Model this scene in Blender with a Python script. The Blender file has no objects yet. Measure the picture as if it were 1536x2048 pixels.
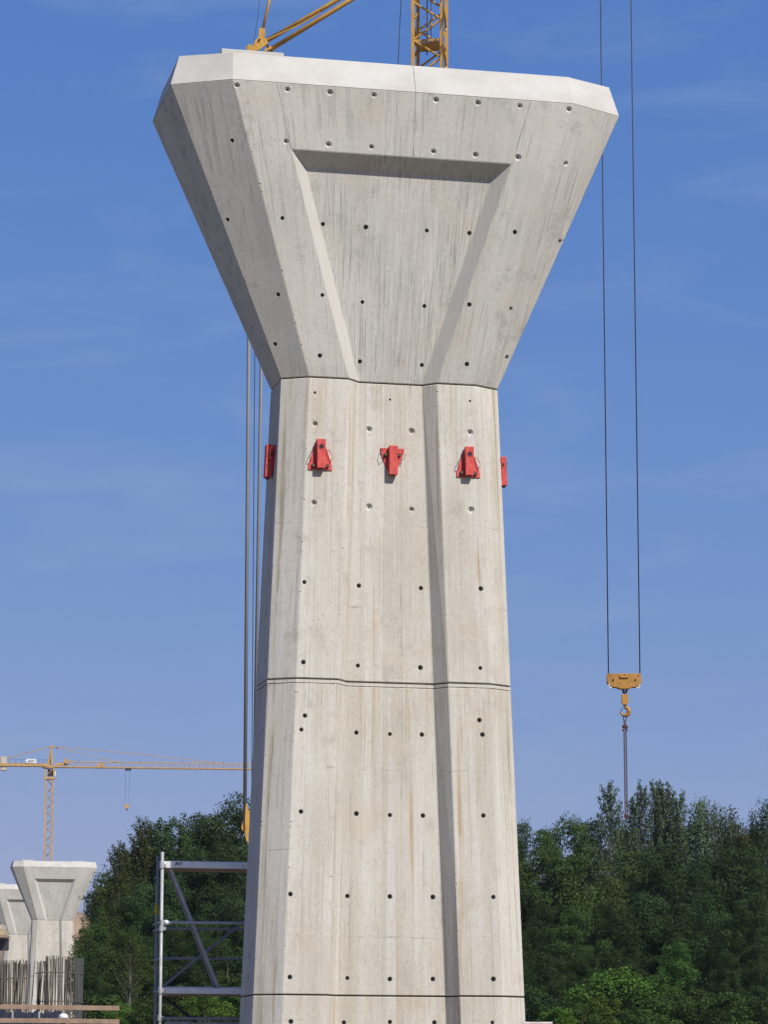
import bpy, bmesh, math, random
import numpy as np
from mathutils import Vector, Matrix
from mathutils.bvhtree import BVHTree
random.seed(7)
rng = np.random.default_rng(11)
SC = bpy.context.scene
COL = SC.collection

# ------------------------------------------------------------------ camera
F_PX, TH, ROLL, PHI = 6190.0, 0.18012, 0.0029, 0.2163
EYE = 1.6
cam_d = bpy.data.cameras.new('camera')
cam = bpy.data.objects.new('camera', cam_d)
COL.objects.link(cam)
cam_d.sensor_fit = 'VERTICAL'
cam_d.sensor_height = 36.0
cam_d.lens = 36.0 * F_PX / 2048.0
cam_d.clip_start = 0.5
cam_d.clip_end = 9000.0
cam.matrix_world = (Matrix.Translation((0, 0, EYE)) @ Matrix.Rotation(math.pi / 2 + TH, 4, 'X')
                    @ Matrix.Rotation(ROLL, 4, 'Z'))
SC.camera = cam

# ------------------------------------------------------------------ sky and sun
SUN_EL, SUN_AZ = math.radians(44.5), math.radians(38.0)      # azimuth from -Y towards +X
world = bpy.data.worlds.new('World')
SC.world = world
world.use_nodes = True
wn, wl = world.node_tree.nodes, world.node_tree.links
wn.clear()
w_out = wn.new('ShaderNodeOutputWorld')
w_bg = wn.new('ShaderNodeBackground')
w_bg.inputs['Strength'].default_value = 0.078
w_sky = wn.new('ShaderNodeTexSky')
w_sky.sky_type = 'NISHITA'
w_sky.sun_disc = False
w_sky.sun_elevation = SUN_EL
w_sky.sun_rotation = math.pi - SUN_AZ
w_sky.air_density = 1.0
w_sky.dust_density = 0.6
w_sky.ozone_density = 3.0
w_hsv = wn.new('ShaderNodeHueSaturation')
w_hsv.inputs['Saturation'].default_value = 1.12
wl.new(w_sky.outputs[0], w_hsv.inputs['Color'])
# thin cirrus veils all over the sky
w_tc = wn.new('ShaderNodeTexCoord')
w_map = wn.new('ShaderNodeMapping')
w_map.inputs['Scale'].default_value = (4.5, 4.5, 17.0)
w_map.inputs['Rotation'].default_value = (0.12, 0.1, 0.4)
w_no = wn.new('ShaderNodeTexNoise')
w_no.inputs['Scale'].default_value = 2.6
w_no.inputs['Detail'].default_value = 7
w_no.inputs['Roughness'].default_value = 0.55
w_no.inputs['Distortion'].default_value = 0.6
w_ramp = wn.new('ShaderNodeValToRGB')
w_ramp.color_ramp.elements[0].position = 0.50
w_ramp.color_ramp.elements[1].position = 0.85
w_ramp.color_ramp.elements[1].color = (0.36, 0.36, 0.36, 1)
w_mix = wn.new('ShaderNodeMixRGB')
w_mix.inputs['Color2'].default_value = (3.9, 4.9, 6.9, 1)
wl.new(w_tc.outputs['Generated'], w_map.inputs['Vector'])
wl.new(w_map.outputs[0], w_no.inputs['Vector'])
wl.new(w_no.outputs['Fac'], w_ramp.inputs['Fac'])
wl.new(w_ramp.outputs['Color'], w_mix.inputs['Fac'])
# clear late-summer air: tone the model's sky channel by channel, the same in every direction
w_sep = wn.new('ShaderNodeSeparateColor'); w_cmb = wn.new('ShaderNodeCombineColor')
wl.new(w_hsv.outputs[0], w_sep.inputs[0])
for ch, (k0, ref, gam) in enumerate(((1.98, 2.42, 0.86), (3.36, 4.09, 0.58), (6.75, 6.2, 0.26))):
    m1 = wn.new('ShaderNodeMath'); m1.operation = 'DIVIDE'; m1.inputs[1].default_value = ref
    m2 = wn.new('ShaderNodeMath'); m2.operation = 'POWER'; m2.inputs[1].default_value = gam
    m3 = wn.new('ShaderNodeMath'); m3.operation = 'MULTIPLY'; m3.inputs[1].default_value = k0
    wl.new(w_sep.outputs[ch], m1.inputs[0]); wl.new(m1.outputs[0], m2.inputs[0]); wl.new(m2.outputs[0], m3.inputs[0]); wl.new(m3.outputs[0], w_cmb.inputs[ch])
wl.new(w_cmb.outputs[0], w_mix.inputs['Color1'])
wl.new(w_mix.outputs[0], w_bg.inputs['Color'])
wl.new(w_bg.outputs[0], w_out.inputs['Surface'])

SUN = Vector((math.sin(SUN_AZ) * math.cos(SUN_EL), -math.cos(SUN_AZ) * math.cos(SUN_EL), math.sin(SUN_EL)))
sun_d = bpy.data.lights.new('sun', 'SUN')
sun_d.energy = 5.0
sun_d.angle = math.radians(0.53)
sun_d.color = (1.0, 0.955, 0.88)
sun = bpy.data.objects.new('sun', sun_d)
COL.objects.link(sun)
sun.rotation_euler = SUN.to_track_quat('Z', 'Y').to_euler()
sun.location = (20, -20, 60)

SC.view_settings.view_transform = 'Standard'
SC.view_settings.look = 'None'
SC.view_settings.exposure = 0.17
SC.view_settings.gamma = 1.0
SC.view_settings.use_curve_mapping = False

# ------------------------------------------------------------------ helpers
_c, _s = math.cos(ROLL), math.sin(ROLL)
FWD = Vector((0, math.cos(TH), math.sin(TH)))
UPV = Vector((0, -math.sin(TH), math.cos(TH)))
CAM = Vector((0, 0, EYE))

def ray(px, py):
    a, b = px - 768.0, py - 1024.0
    x, y = _c * a + _s * b, -_s * a + _c * b
    return FWD + Vector((1, 0, 0)) * (x / F_PX) - UPV * (y / F_PX)

def at(px, py, Y):
    """pixel of the photograph -> the point at world depth Y"""
    d = ray(px, py)
    return CAM + d * (Y / d.y)

def on_plane(px, py, p, n):
    d = ray(px, py)
    return CAM + d * ((p - CAM).dot(n) / d.dot(n))

def frame(loc, rz=0.0):
    return Matrix.Translation(loc) @ Matrix.Rotation(rz, 4, 'Z')

MATRIX = {}

def tag(o, label=None, cat=None, group=None, kind=None):
    if label: o['label'] = label
    if cat: o['category'] = cat
    if group: o['group'] = group
    if kind: o['kind'] = kind
    return o

def thing(name, label, cat, loc=(0, 0, 0), rz=0.0, group=None):
    o = bpy.data.objects.new(name, None)
    COL.objects.link(o)
    o.empty_display_size = 0.3
    o.location = loc
    o.rotation_euler = (0, 0, rz)
    MATRIX[o.name] = frame(loc, rz)
    return tag(o, label, cat, group)

def obj(name, bm, mat, parent=None, world_space=False, smooth=False):
    if world_space and parent is not None:
        bmesh.ops.transform(bm, matrix=MATRIX[parent.name].inverted(), verts=bm.verts)
    me = bpy.data.meshes.new(name)
    bm.to_mesh(me)
    bm.free()
    return obj_me(name, me, mat, parent, smooth)

def obj_me(name, me, mat, parent=None, smooth=False):
    if mat is not None and not me.materials:
        me.materials.append(mat)
    if smooth:
        me.polygons.foreach_set('use_smooth', [True] * len(me.polygons))
    o = bpy.data.objects.new(name, me)
    COL.objects.link(o)
    if parent is not None:
        o.parent = parent
        MATRIX[o.name] = MATRIX.get(parent.name, Matrix())
    return o

def copy_tree(o, parent=None):
    c = o.copy()
    COL.objects.link(c)
    c.parent = parent
    for ch in list(o.children):
        copy_tree(ch, c)
    return c

def B():
    return bmesh.new()

def box(bm, c, s, m=None):
    M = Matrix.Translation(c) @ Matrix.Diagonal((s[0], s[1], s[2], 1))
    if m is not None: M = m @ M
    bmesh.ops.create_cube(bm, size=1.0, matrix=M)
    return bm

def basis(d, up=Vector((0, 0, 1))):
    d = d.normalized()
    if abs(d.dot(up)) > 0.99: up = Vector((0, 1, 0))
    x = up.cross(d).normalized()
    y = d.cross(x)
    return Matrix((x, y, d)).transposed().to_4x4()

def tube(bm, p0, p1, r, n=8, r2=None):
    p0, p1 = Vector(p0), Vector(p1)
    d = p1 - p0
    M = Matrix.Translation((p0 + p1) / 2) @ basis(d)
    bmesh.ops.create_cone(bm, cap_ends=True, cap_tris=False, segments=n, radius1=r,
                          radius2=r if r2 is None else r2, depth=d.length, matrix=M)
    return bm

def beam(bm, p0, p1, w, h, up=Vector((0, 0, 1))):
    """w across, h along up"""
    p0, p1 = Vector(p0), Vector(p1)
    d = p1 - p0
    M = Matrix.Translation((p0 + p1) / 2) @ basis(d, up) @ Matrix.Diagonal((w, h, d.length, 1))
    bmesh.ops.create_cube(bm, size=1.0, matrix=M)
    return bm

def path_tube(bm, pts, r, n=6):
    pts = [Vector(p) for p in pts]
    rings = []
    for i, p in enumerate(pts):
        d = (pts[min(i + 1, len(pts) - 1)] - pts[max(i - 1, 0)])
        Mb = basis(d)
        rr = r[i] if isinstance(r, (list, tuple)) else r
        rings.append([bm.verts.new(p + (Mb @ Vector((math.cos(2 * math.pi * k / n) * rr, math.sin(2 * math.pi * k / n) * rr, 0)))) for k in range(n)])
    for a, b in zip(rings, rings[1:]):
        for k in range(n):
            bm.faces.new((a[k], a[(k + 1) % n], b[(k + 1) % n], b[k]))
    bm.faces.new(rings[0][::-1])
    bm.faces.new(rings[-1])
    return bm

def prism(bm, poly, y0, y1, m=None):
    """poly of (x, z) extruded from y0 to y1"""
    a = [bm.verts.new((x, y0, z)) for x, z in poly]
    b = [bm.verts.new((x, y1, z)) for x, z in poly]
    n = len(poly)
    fs = [bm.faces.new(a), bm.faces.new(b[::-1])]
    for i in range(n):
        fs.append(bm.faces.new((a[(i + 1) % n], a[i], b[i], b[(i + 1) % n])))
    bmesh.ops.recalc_face_normals(bm, faces=fs)
    if m is not None:
        bmesh.ops.transform(bm, matrix=m, verts=a + b)
    return bm

def ring_torus(bm, R, r, m, n=14, k=7, a0=0.0, a1=2 * math.pi, sx=1.0, sy=1.0):
    closed = abs(a1 - a0 - 2 * math.pi) < 1e-4
    cnt = n if closed else n + 1
    rings = []
    for i in range(cnt):
        a = a0 + (a1 - a0) * i / n
        c = Vector((math.cos(a) * R * sx, math.sin(a) * R * sy, 0))
        e = Vector((math.cos(a), math.sin(a), 0))
        rings.append([bm.verts.new(m @ (c + e * (r * math.cos(2 * math.pi * j / k)) + Vector((0, 0, r * math.sin(2 * math.pi * j / k))))) for j in range(k)])
    for i in range(n):
        A, C = rings[i], rings[(i + 1) % cnt]
        for j in range(k):
            bm.faces.new((A[j], C[j], C[(j + 1) % k], A[(j + 1) % k]))
    if not closed:
        bm.faces.new(rings[0]); bm.faces.new(rings[-1][::-1])
    return bm

# ------------------------------------------------------------------ materials
class N:
    """tiny node-graph helper"""
    def __init__(self, name):
        self.m = bpy.data.materials.new(name)
        self.m.use_nodes = True
        self.t = self.m.node_tree
        self.bsdf = self.t.nodes['Principled BSDF']
        self.out = self.t.nodes['Material Output']
        self.obj = self.n('ShaderNodeTexCoord').outputs['Object']
    def n(self, k): return self.t.nodes.new(k)
    def l(self, a, b): self.t.links.new(a, b)
    def setv(self, sock, v):
        if hasattr(v, 'links'): self.l(v, sock)
        else: sock.default_value = v
    def math(self, op, a, b=0.0, clamp=False):
        x = self.n('ShaderNodeMath'); x.operation = op; x.use_clamp = clamp
        self.setv(x.inputs[0], a); self.setv(x.inputs[1], b)
        return x.outputs[0]
    def noise(self, scale3, detail=4, rough=0.55, vec=None, off=(0, 0, 0), dist=0.0):
        mp = self.n('ShaderNodeMapping')
        mp.inputs['Scale'].default_value = scale3
        mp.inputs['Location'].default_value = off
        self.l(vec or self.obj, mp.inputs['Vector'])
        x = self.n('ShaderNodeTexNoise')
        x.inputs['Scale'].default_value = 1.0
        x.inputs['Detail'].default_value = detail
        x.inputs['Roughness'].default_value = rough
        x.inputs['Distortion'].default_value = dist
        self.l(mp.outputs[0], x.inputs['Vector'])
        return x.outputs['Fac']
    def ramp(self, f, p0, p1, lo=0.0, hi=1.0):
        x = self.n('ShaderNodeMapRange')
        x.interpolation_type = 'SMOOTHSTEP'
        self.setv(x.inputs['Value'], f)
        for k, v in zip(('From Min', 'From Max', 'To Min', 'To Max'), (p0, p1, lo, hi)):
            x.inputs[k].default_value = v
        return x.outputs['Result']
    def mix(self, f, a, b, mode='MIX'):
        x = self.n('ShaderNodeMixRGB'); x.blend_type = mode
        self.setv(x.inputs['Fac'], f)
        for s, v in ((x.inputs['Color1'], a), (x.inputs['Color2'], b)):
            if hasattr(v, 'links'): self.l(v, s)
            else: s.default_value = (*v, 1) if len(v) == 3 else v
        return x.outputs['Color']
    def done(self, col, rough=0.8, metal=0.0, bump=None, strength=0.3, dist=0.01, spec=0.3):
        self.setv(self.bsdf.inputs['Base Color'], (*col, 1) if isinstance(col, tuple) and len(col) == 3 else col)
        self.setv(self.bsdf.inputs['Roughness'], rough)
        self.setv(self.bsdf.inputs['Metallic'], metal)
        self.bsdf.inputs['Specular IOR Level'].default_value = spec
        if bump is not None:
            b = self.n('ShaderNodeBump')
            b.inputs['Strength'].default_value = strength
            b.inputs['Distance'].default_value = dist
            self.l(bump, b.inputs['Height'])
            self.l(b.outputs[0], self.bsdf.inputs['Normal'])
        return self.m

def concrete_shaft():
    g = N('concrete_shaft')
    sep = g.n('ShaderNodeSeparateXYZ'); g.l(g.obj, sep.inputs[0])
    X, Z = sep.outputs['X'], sep.outputs['Z']
    wide = g.math('ADD', 2.168, g.math('MULTIPLY', Z, -0.03765))
    rel = g.math('DIVIDE', X, wide)                      # follows the taper of the shaft
    cmb = g.n('ShaderNodeCombineXYZ')
    g.l(g.math('MULTIPLY', rel, 1.9), cmb.inputs[0]); g.l(sep.outputs['Y'], cmb.inputs[1]); g.l(Z, cmb.inputs[2])
    v = cmb.outputs[0]
    big = g.noise((0.9, 0.9, 0.45), 4)
    stre = g.noise((6.5, 6.5, 0.14), 5, 0.62, vec=v)
    fine = g.noise((34, 34, 0.5), 5, 0.65, vec=v)
    blot = g.noise((2.4, 2.4, 1.9), 7, 0.66, off=(5, 1, 3))
    patch = g.noise((1.0, 1.0, 0.8), 3, off=(2, 7, 1))
    col = g.mix(g.ramp(big, 0.36, 0.64), (0.43, 0.397, 0.338), (0.50, 0.472, 0.417))
    # vertical boards of the shuttering, each with its own tone
    wob = g.math('MULTIPLY', g.math('SUBTRACT', g.noise((3, 3, 1.3), 3), 0.5), 0.012)
    bx = g.math('ADD', g.math('MULTIPLY', rel, 6.3), g.math('ADD', 20.37, wob))
    wn_ = g.n('ShaderNodeTexWhiteNoise'); wn_.noise_dimensions = '1D'
    g.l(g.math('FLOOR', bx), wn_.inputs['W'])
    col = g.mix(g.ramp(wn_.outputs['Value'], 0.25, 0.0, 0, 0.32), col, (0.36, 0.325, 0.268))
    col = g.mix(g.ramp(wn_.outputs['Value'], 0.65, 1.0, 0, 0.32), col, (0.545, 0.52, 0.48))
    edge = g.math('PINGPONG', bx, 0.5)
    ed = g.math('MULTIPLY', g.ramp(edge, 0.0, 0.022, 1, 0), g.ramp(g.noise((2, 2, 0.55), 4, off=(4, 4, 4)), 0.42, 0.62, 0, 0.75))
    col = g.mix(ed, col, (0.235, 0.205, 0.155))
    col = g.mix(g.ramp(stre, 0.48, 0.68, 0, 0.55), col, (0.545, 0.53, 0.50))
    col = g.mix(g.ramp(stre, 0.28, 0.45, 0.45, 0), col, (0.36, 0.325, 0.265))
    col = g.mix(g.math('MULTIPLY', g.ramp(fine, 0.52, 0.68, 0, 0.55), g.ramp(patch, 0.4, 0.6, 0.2, 1)), col, (0.30, 0.275, 0.23))
    col = g.mix(g.ramp(blot, 0.53, 0.74, 0, 0.55), col, (0.30, 0.275, 0.23))
    col = g.mix(g.ramp(g.noise((1.3, 1.3, 1.5), 5, 0.6, off=(9, 9, 2)), 0.56, 0.72, 0, 0.40), col, (0.44, 0.37, 0.275))
    # rust-yellow runs
    rust = g.noise((9.0, 9.0, 0.10), 5, 0.65, vec=v, off=(3.7, 9.1, 1.2))
    brk = g.noise((1.2, 1.2, 0.5), 3, off=(8, 2, 4))
    col = g.mix(g.math('MULTIPLY', g.ramp(rust, 0.585, 0.67, 0, 0.8), g.ramp(brk, 0.40, 0.58)), col, (0.33, 0.235, 0.115))
    # olive runs close to the arrises
    er = g.ramp(g.math('ABSOLUTE', g.math('SUBTRACT', g.math('ABSOLUTE', rel), 0.945)), 0.0, 0.035, 1, 0)
    er = g.math('MULTIPLY', er, g.ramp(g.noise((14, 14, 0.35), 5, 0.7, vec=v, off=(1, 2, 3)), 0.47, 0.62, 0, 0.9))
    col = g.mix(er, col, (0.235, 0.20, 0.115))
    # dark wet runs
    runs = g.noise((18, 18, 0.2), 6, 0.7, vec=v, off=(1.3, 4.4, 7.7))
    col = g.mix(g.math('MULTIPLY', g.ramp(runs, 0.58, 0.70, 0, 0.65), g.ramp(patch, 0.48, 0.6)), col, (0.20, 0.18, 0.145))
    # horizontal casting marks, broken and wavy
    hz = g.math('ADD', Z, g.math('MULTIPLY', g.noise((2.5, 2.5, 6), 5), 0.16))
    hl = g.ramp(g.math('PINGPONG', hz, 0.62), 0.0, 0.014, 1, 0)
    col = g.mix(g.math('MULTIPLY', hl, g.ramp(g.noise((2.6, 2.6, 1.1), 4, off=(9, 4, 2)), 0.52, 0.64, 0, 0.75)), col, (0.235, 0.21, 0.17))
    gr = g.noise((20, 20, 16), 7, 0.78, off=(4, 4, 1))
    col = g.mix(g.ramp(gr, 0.50, 0.66, 0, 0.42), col, (0.335, 0.305, 0.255))
    col = g.mix(g.ramp(gr, 0.34, 0.48, 0.35, 0), col, (0.56, 0.54, 0.50))
    # damp, rusty fringe below each joint
    sto = g.noise((16, 16, 0.5), 5, 0.7, vec=v, off=(7, 1, 5))
    for zj, ln_ in ((2.74, 0.55), (7.36, 1.3), (12.06, 1.5)):
        fr = g.math('MULTIPLY', g.ramp(Z, zj - ln_, zj), g.ramp(Z, zj + 0.02, zj))
        col = g.mix(g.math('MULTIPLY', fr, g.ramp(sto, 0.46, 0.66, 0.0, 0.5)), col, (0.35, 0.29, 0.195))
    # air pockets
    pock = g.noise((40, 40, 40), 2, 0.5)
    col = g.mix(g.ramp(pock, 0.67, 0.73, 0, 0.7), col, (0.16, 0.14, 0.11))
    bump = g.math('ADD', g.math('MULTIPLY', fine, 0.5), g.math('MULTIPLY', g.noise((60, 60, 30), 5), 0.6))
    return g.done(col, 0.86, bump=bump, strength=0.32, dist=0.010, spec=0.25)

def concrete_head():
    g = N('concrete_head')
    sep = g.n('ShaderNodeSeparateXYZ'); g.l(g.obj, sep.inputs[0])
    hw = g.math('ADD', g.math('MULTIPLY', sep.outputs['Z'], 0.22), -0.95)
    s = g.math('MULTIPLY', g.math('DIVIDE', sep.outputs['X'], hw), 2.1)
    cmb = g.n('ShaderNodeCombineXYZ')
    g.l(s, cmb.inputs[0]); g.l(sep.outputs['Y'], cmb.inputs[1]); g.l(sep.outputs['Z'], cmb.inputs[2])
    v = cmb.outputs[0]
    big = g.noise((0.7, 0.7, 0.6), 4, vec=v)
    stre = g.noise((6, 1.5, 0.16), 5, 0.6, vec=v)
    fine = g.noise((30, 4, 0.35), 5, 0.62, vec=v)
    fin2 = g.noise((60, 8, 0.6), 4, 0.6, vec=v, off=(3, 3, 3))
    blot = g.noise((1.7, 1.7, 1.5), 7, 0.68, off=(1, 6, 2))
    patch = g.noise((0.9, 0.9, 0.8), 3, off=(4, 2, 9))
    col = g.mix(g.ramp(big, 0.36, 0.64), (0.415, 0.40, 0.357), (0.485, 0.462, 0.414))
    col = g.mix(g.ramp(stre, 0.45, 0.66, 0, 0.5), col, (0.49, 0.48, 0.452))
    col = g.mix(g.ramp(stre, 0.30, 0.44, 0.35, 0), col, (0.325, 0.317, 0.292))
    col = g.mix(g.math('MULTIPLY', g.ramp(fine, 0.50, 0.63, 0, 0.50), g.ramp(patch, 0.40, 0.56, 0.15, 1)), col, (0.235, 0.228, 0.207))
    col = g.mix(g.math('MULTIPLY', g.ramp(fin2, 0.53, 0.65, 0, 0.38), g.ramp(patch, 0.36, 0.58, 0.2, 1)), col, (0.53, 0.52, 0.49))
    col = g.mix(g.ramp(blot, 0.54, 0.74, 0, 0.48), col, (0.28, 0.272, 0.25))
    warm = g.noise((0.9, 0.9, 1.0), 4, off=(7, 7, 1))
    col = g.mix(g.ramp(warm, 0.52, 0.68, 0, 0.30), col, (0.46, 0.39, 0.31))
    rec = g.math('SUBTRACT', g.math('ADD', 0.47, g.math('MULTIPLY', g.math('SUBTRACT', sep.outputs['Z'], 12.083), 0.304)), g.math('ABSOLUTE', sep.outputs['X']))
    rec = g.math('MULTIPLY', g.ramp(rec, 0.0, 0.05), g.ramp(sep.outputs['Z'], 15.36, 15.30))
    ln = g.noise((34, 3, 0.28), 4, 0.7, off=(6, 3, 8)); ln2 = g.noise((44, 3, 0.9), 5, 0.75, off=(1, 3, 5))
    col = g.mix(g.math('MULTIPLY', rec, g.ramp(ln, 0.54, 0.64, 0, 0.55)), col, (0.56, 0.55, 0.52))
    col = g.mix(g.math('MULTIPLY', g.math('MULTIPLY', rec, g.ramp(ln2, 0.53, 0.64, 0, 0.7)), g.ramp(patch, 0.40, 0.56, 0.1, 1)), col, (0.215, 0.21, 0.19))
    # smudges and hairline cracks
    crk = g.noise((3.2, 3.2, 7), 7, 0.75, off=(2, 8, 5))
    ab = g.math('ABSOLUTE', g.math('SUBTRACT', crk, 0.5))
    col = g.mix(g.math('MULTIPLY', g.ramp(ab, 0.0, 0.014, 1, 0), g.ramp(blot, 0.53, 0.64, 0, 0.75)), col, (0.14, 0.135, 0.12))
    # vertical pour joint in the middle of the beam and two fanned shuttering joints
    zf = g.ramp(sep.outputs['Z'], 15.47, 15.50)
    wob = g.math('MULTIPLY', g.math('SUBTRACT', g.noise((9, 9, 9), 3), 0.5), 0.02)
    jn = g.ramp(g.noise((5, 5, 5), 3, off=(3, 1, 1)), 0.38, 0.6, 0.25, 1)
    xm = g.math('ABSOLUTE', g.math('ADD', g.math('SUBTRACT', sep.outputs['X'], 0.17), wob))
    col = g.mix(g.math('MULTIPLY', g.math('MULTIPLY', g.ramp(xm, 0.004, 0.013, 0.8, 0), zf), jn), col, (0.13, 0.125, 0.11))
    fan = g.math('SUBTRACT', g.math('ABSOLUTE', sep.outputs['X']), g.math('ADD', 1.738, g.math('MULTIPLY', g.math('SUBTRACT', sep.outputs['Z'], 15.481), 0.27)))
    fa = g.math('ABSOLUTE', g.math('ADD', fan, wob))
    col = g.mix(g.math('MULTIPLY', g.math('MULTIPLY', g.ramp(fa, 0.004, 0.014, 0.6, 0), zf), jn), col, (0.16, 0.155, 0.14))
    gr = g.noise((20, 20, 16), 7, 0.78, off=(4, 4, 1))
    col = g.mix(g.ramp(gr, 0.50, 0.66, 0, 0.40), col, (0.30, 0.29, 0.262))
    col = g.mix(g.ramp(gr, 0.34, 0.48, 0.38, 0), col, (0.52, 0.505, 0.47))
    pock = g.noise((44, 44, 44), 2, 0.5)
    col = g.mix(g.ramp(pock, 0.67, 0.73, 0, 0.65), col, (0.15, 0.145, 0.13))
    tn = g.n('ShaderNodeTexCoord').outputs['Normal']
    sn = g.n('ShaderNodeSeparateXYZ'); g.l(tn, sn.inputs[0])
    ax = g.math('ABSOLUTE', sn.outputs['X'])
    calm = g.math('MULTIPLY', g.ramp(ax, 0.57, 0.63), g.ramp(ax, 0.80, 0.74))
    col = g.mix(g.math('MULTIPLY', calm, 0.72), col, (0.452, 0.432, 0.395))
    bump = g.math('ADD', g.math('MULTIPLY', fine, 0.6), g.math('MULTIPLY', g.noise((60, 60, 40), 5), 0.5))
    return g.done(col, 0.88, bump=bump, strength=0.32, dist=0.010, spec=0.22)

def concrete_band():
    g = N('concrete_band')
    big = g.noise((1.2, 1.2, 2.2), 5, 0.6)
    fine = g.noise((14, 14, 3), 5, 0.65)
    col = g.mix(g.ramp(big, 0.35, 0.65), (0.425, 0.408, 0.37), (0.49, 0.474, 0.44))
    col = g.mix(g.ramp(fine, 0.56, 0.76, 0, 0.4), col, (0.45, 0.425, 0.38))
    pock = g.noise((30, 30, 30), 2, 0.5)
    col = g.mix(g.ramp(pock, 0.68, 0.75, 0, 0.6), col, (0.28, 0.26, 0.23))
    sep = g.n('ShaderNodeSeparateXYZ'); g.l(g.obj, sep.inputs[0])
    wob = g.math('MULTIPLY', g.math('SUBTRACT', g.noise((9, 9, 9), 3), 0.5), 0.03)
    xm = g.math('ABSOLUTE', g.math('ADD', g.math('SUBTRACT', sep.outputs['X'], 0.17), wob))
    col = g.mix(g.ramp(xm, 0.004, 0.012, 0.75, 0), col, (0.2, 0.19, 0.17))
    return g.done(col, 0.85, bump=g.noise((40, 40, 40), 5), strength=0.22, dist=0.006, spec=0.25)

def painted(name, col, dirt=(0.12, 0.07, 0.03), rough=0.45, amt=0.5, sc=9.0):
    g = N(name)
    a = g.noise((sc, sc, sc * 0.5), 5, 0.65)
    b = g.noise((sc * 4, sc * 4, sc * 4), 4, 0.6, off=(3, 1, 2))
    dk = tuple(x * 0.78 for x in col)
    c = g.mix(g.ramp(a, 0.4, 0.65), col, dk)
    c = g.mix(g.ramp(b, 0.60, 0.72, 0, amt), c, dirt)
    return g.done(c, g.ramp(a, 0.3, 0.7, rough, rough + 0.2), bump=b, strength=0.12, dist=0.004)

def worn_red():
    g = N('worn_red_paint')
    a = g.noise((9, 9, 5), 5, 0.65); b = g.noise((28, 28, 20), 5, 0.7, off=(3, 1, 2)); c = g.noise((14, 14, 30), 4, 0.7, off=(1, 5, 2))
    col = g.mix(g.ramp(a, 0.38, 0.64), (0.54, 0.068, 0.056), (0.40, 0.045, 0.04))
    col = g.mix(g.ramp(c, 0.58, 0.72, 0, 0.5), col, (0.52, 0.30, 0.25))
    col = g.mix(g.ramp(b, 0.62, 0.70, 0, 0.8), col, (0.12, 0.05, 0.035))
    return g.done(col, g.ramp(a, 0.3, 0.7, 0.45, 0.75), bump=b, strength=0.15, dist=0.004)

def metal(name, col, rough=0.5, met=0.6):
    g = N(name)
    a = g.noise((8, 8, 8), 5, 0.65)
    c = g.mix(g.ramp(a, 0.4, 0.7), col, tuple(x * 0.85 for x in col))
    return g.done(c, g.ramp(a, 0.3, 0.7, rough, min(1, rough + 0.25)), met, bump=a, strength=0.08)

def flat(name, col, rough=0.8):
    g = N(name)
    a = g.noise((5, 5, 5), 4)
    return g.done(g.mix(g.ramp(a, 0.35, 0.65), col, tuple(x * 0.75 for x in col)), rough)

def leaf_mat(name, c0, c1, c2):
    g = N(name)
    a = g.noise((0.55, 0.55, 0.55), 3, 0.6)
    b = g.noise((3.5, 3.5, 3.5), 2, 0.6, off=(2, 2, 2))
    oi = g.n('ShaderNodeObjectInfo')
    col = g.mix(g.ramp(a, 0.36, 0.64), c0, c1)
    col = g.mix(g.ramp(b, 0.52, 0.72, 0, 0.7), col, c2)
    hs = g.n('ShaderNodeHueSaturation')
    g.l(col, hs.inputs['Color'])
    g.l(g.ramp(oi.outputs['Random'], 0, 1, 0.475, 0.515), hs.inputs['Hue'])
    g.l(g.ramp(oi.outputs['Random'], 0, 1, 0.8, 1.25), hs.inputs['Value'])
    dif = g.bsdf
    g.l(hs.outputs[0], dif.inputs['Base Color'])
    dif.inputs['Roughness'].default_value = 0.55
    dif.inputs['Specular IOR Level'].default_value = 0.06
    tr = g.n('ShaderNodeBsdfTranslucent')
    g.l(g.mix(0.5, hs.outputs[0], (0.06, 0.10, 0.015)), tr.inputs['Color'])
    ms = g.n('ShaderNodeMixShader')
    ms.inputs[0].default_value = 0.22
    g.l(dif.outputs[0], ms.inputs[1]); g.l(tr.outputs[0], ms.inputs[2])
    g.l(ms.outputs[0], g.out.inputs['Surface'])
    return g.m

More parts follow.
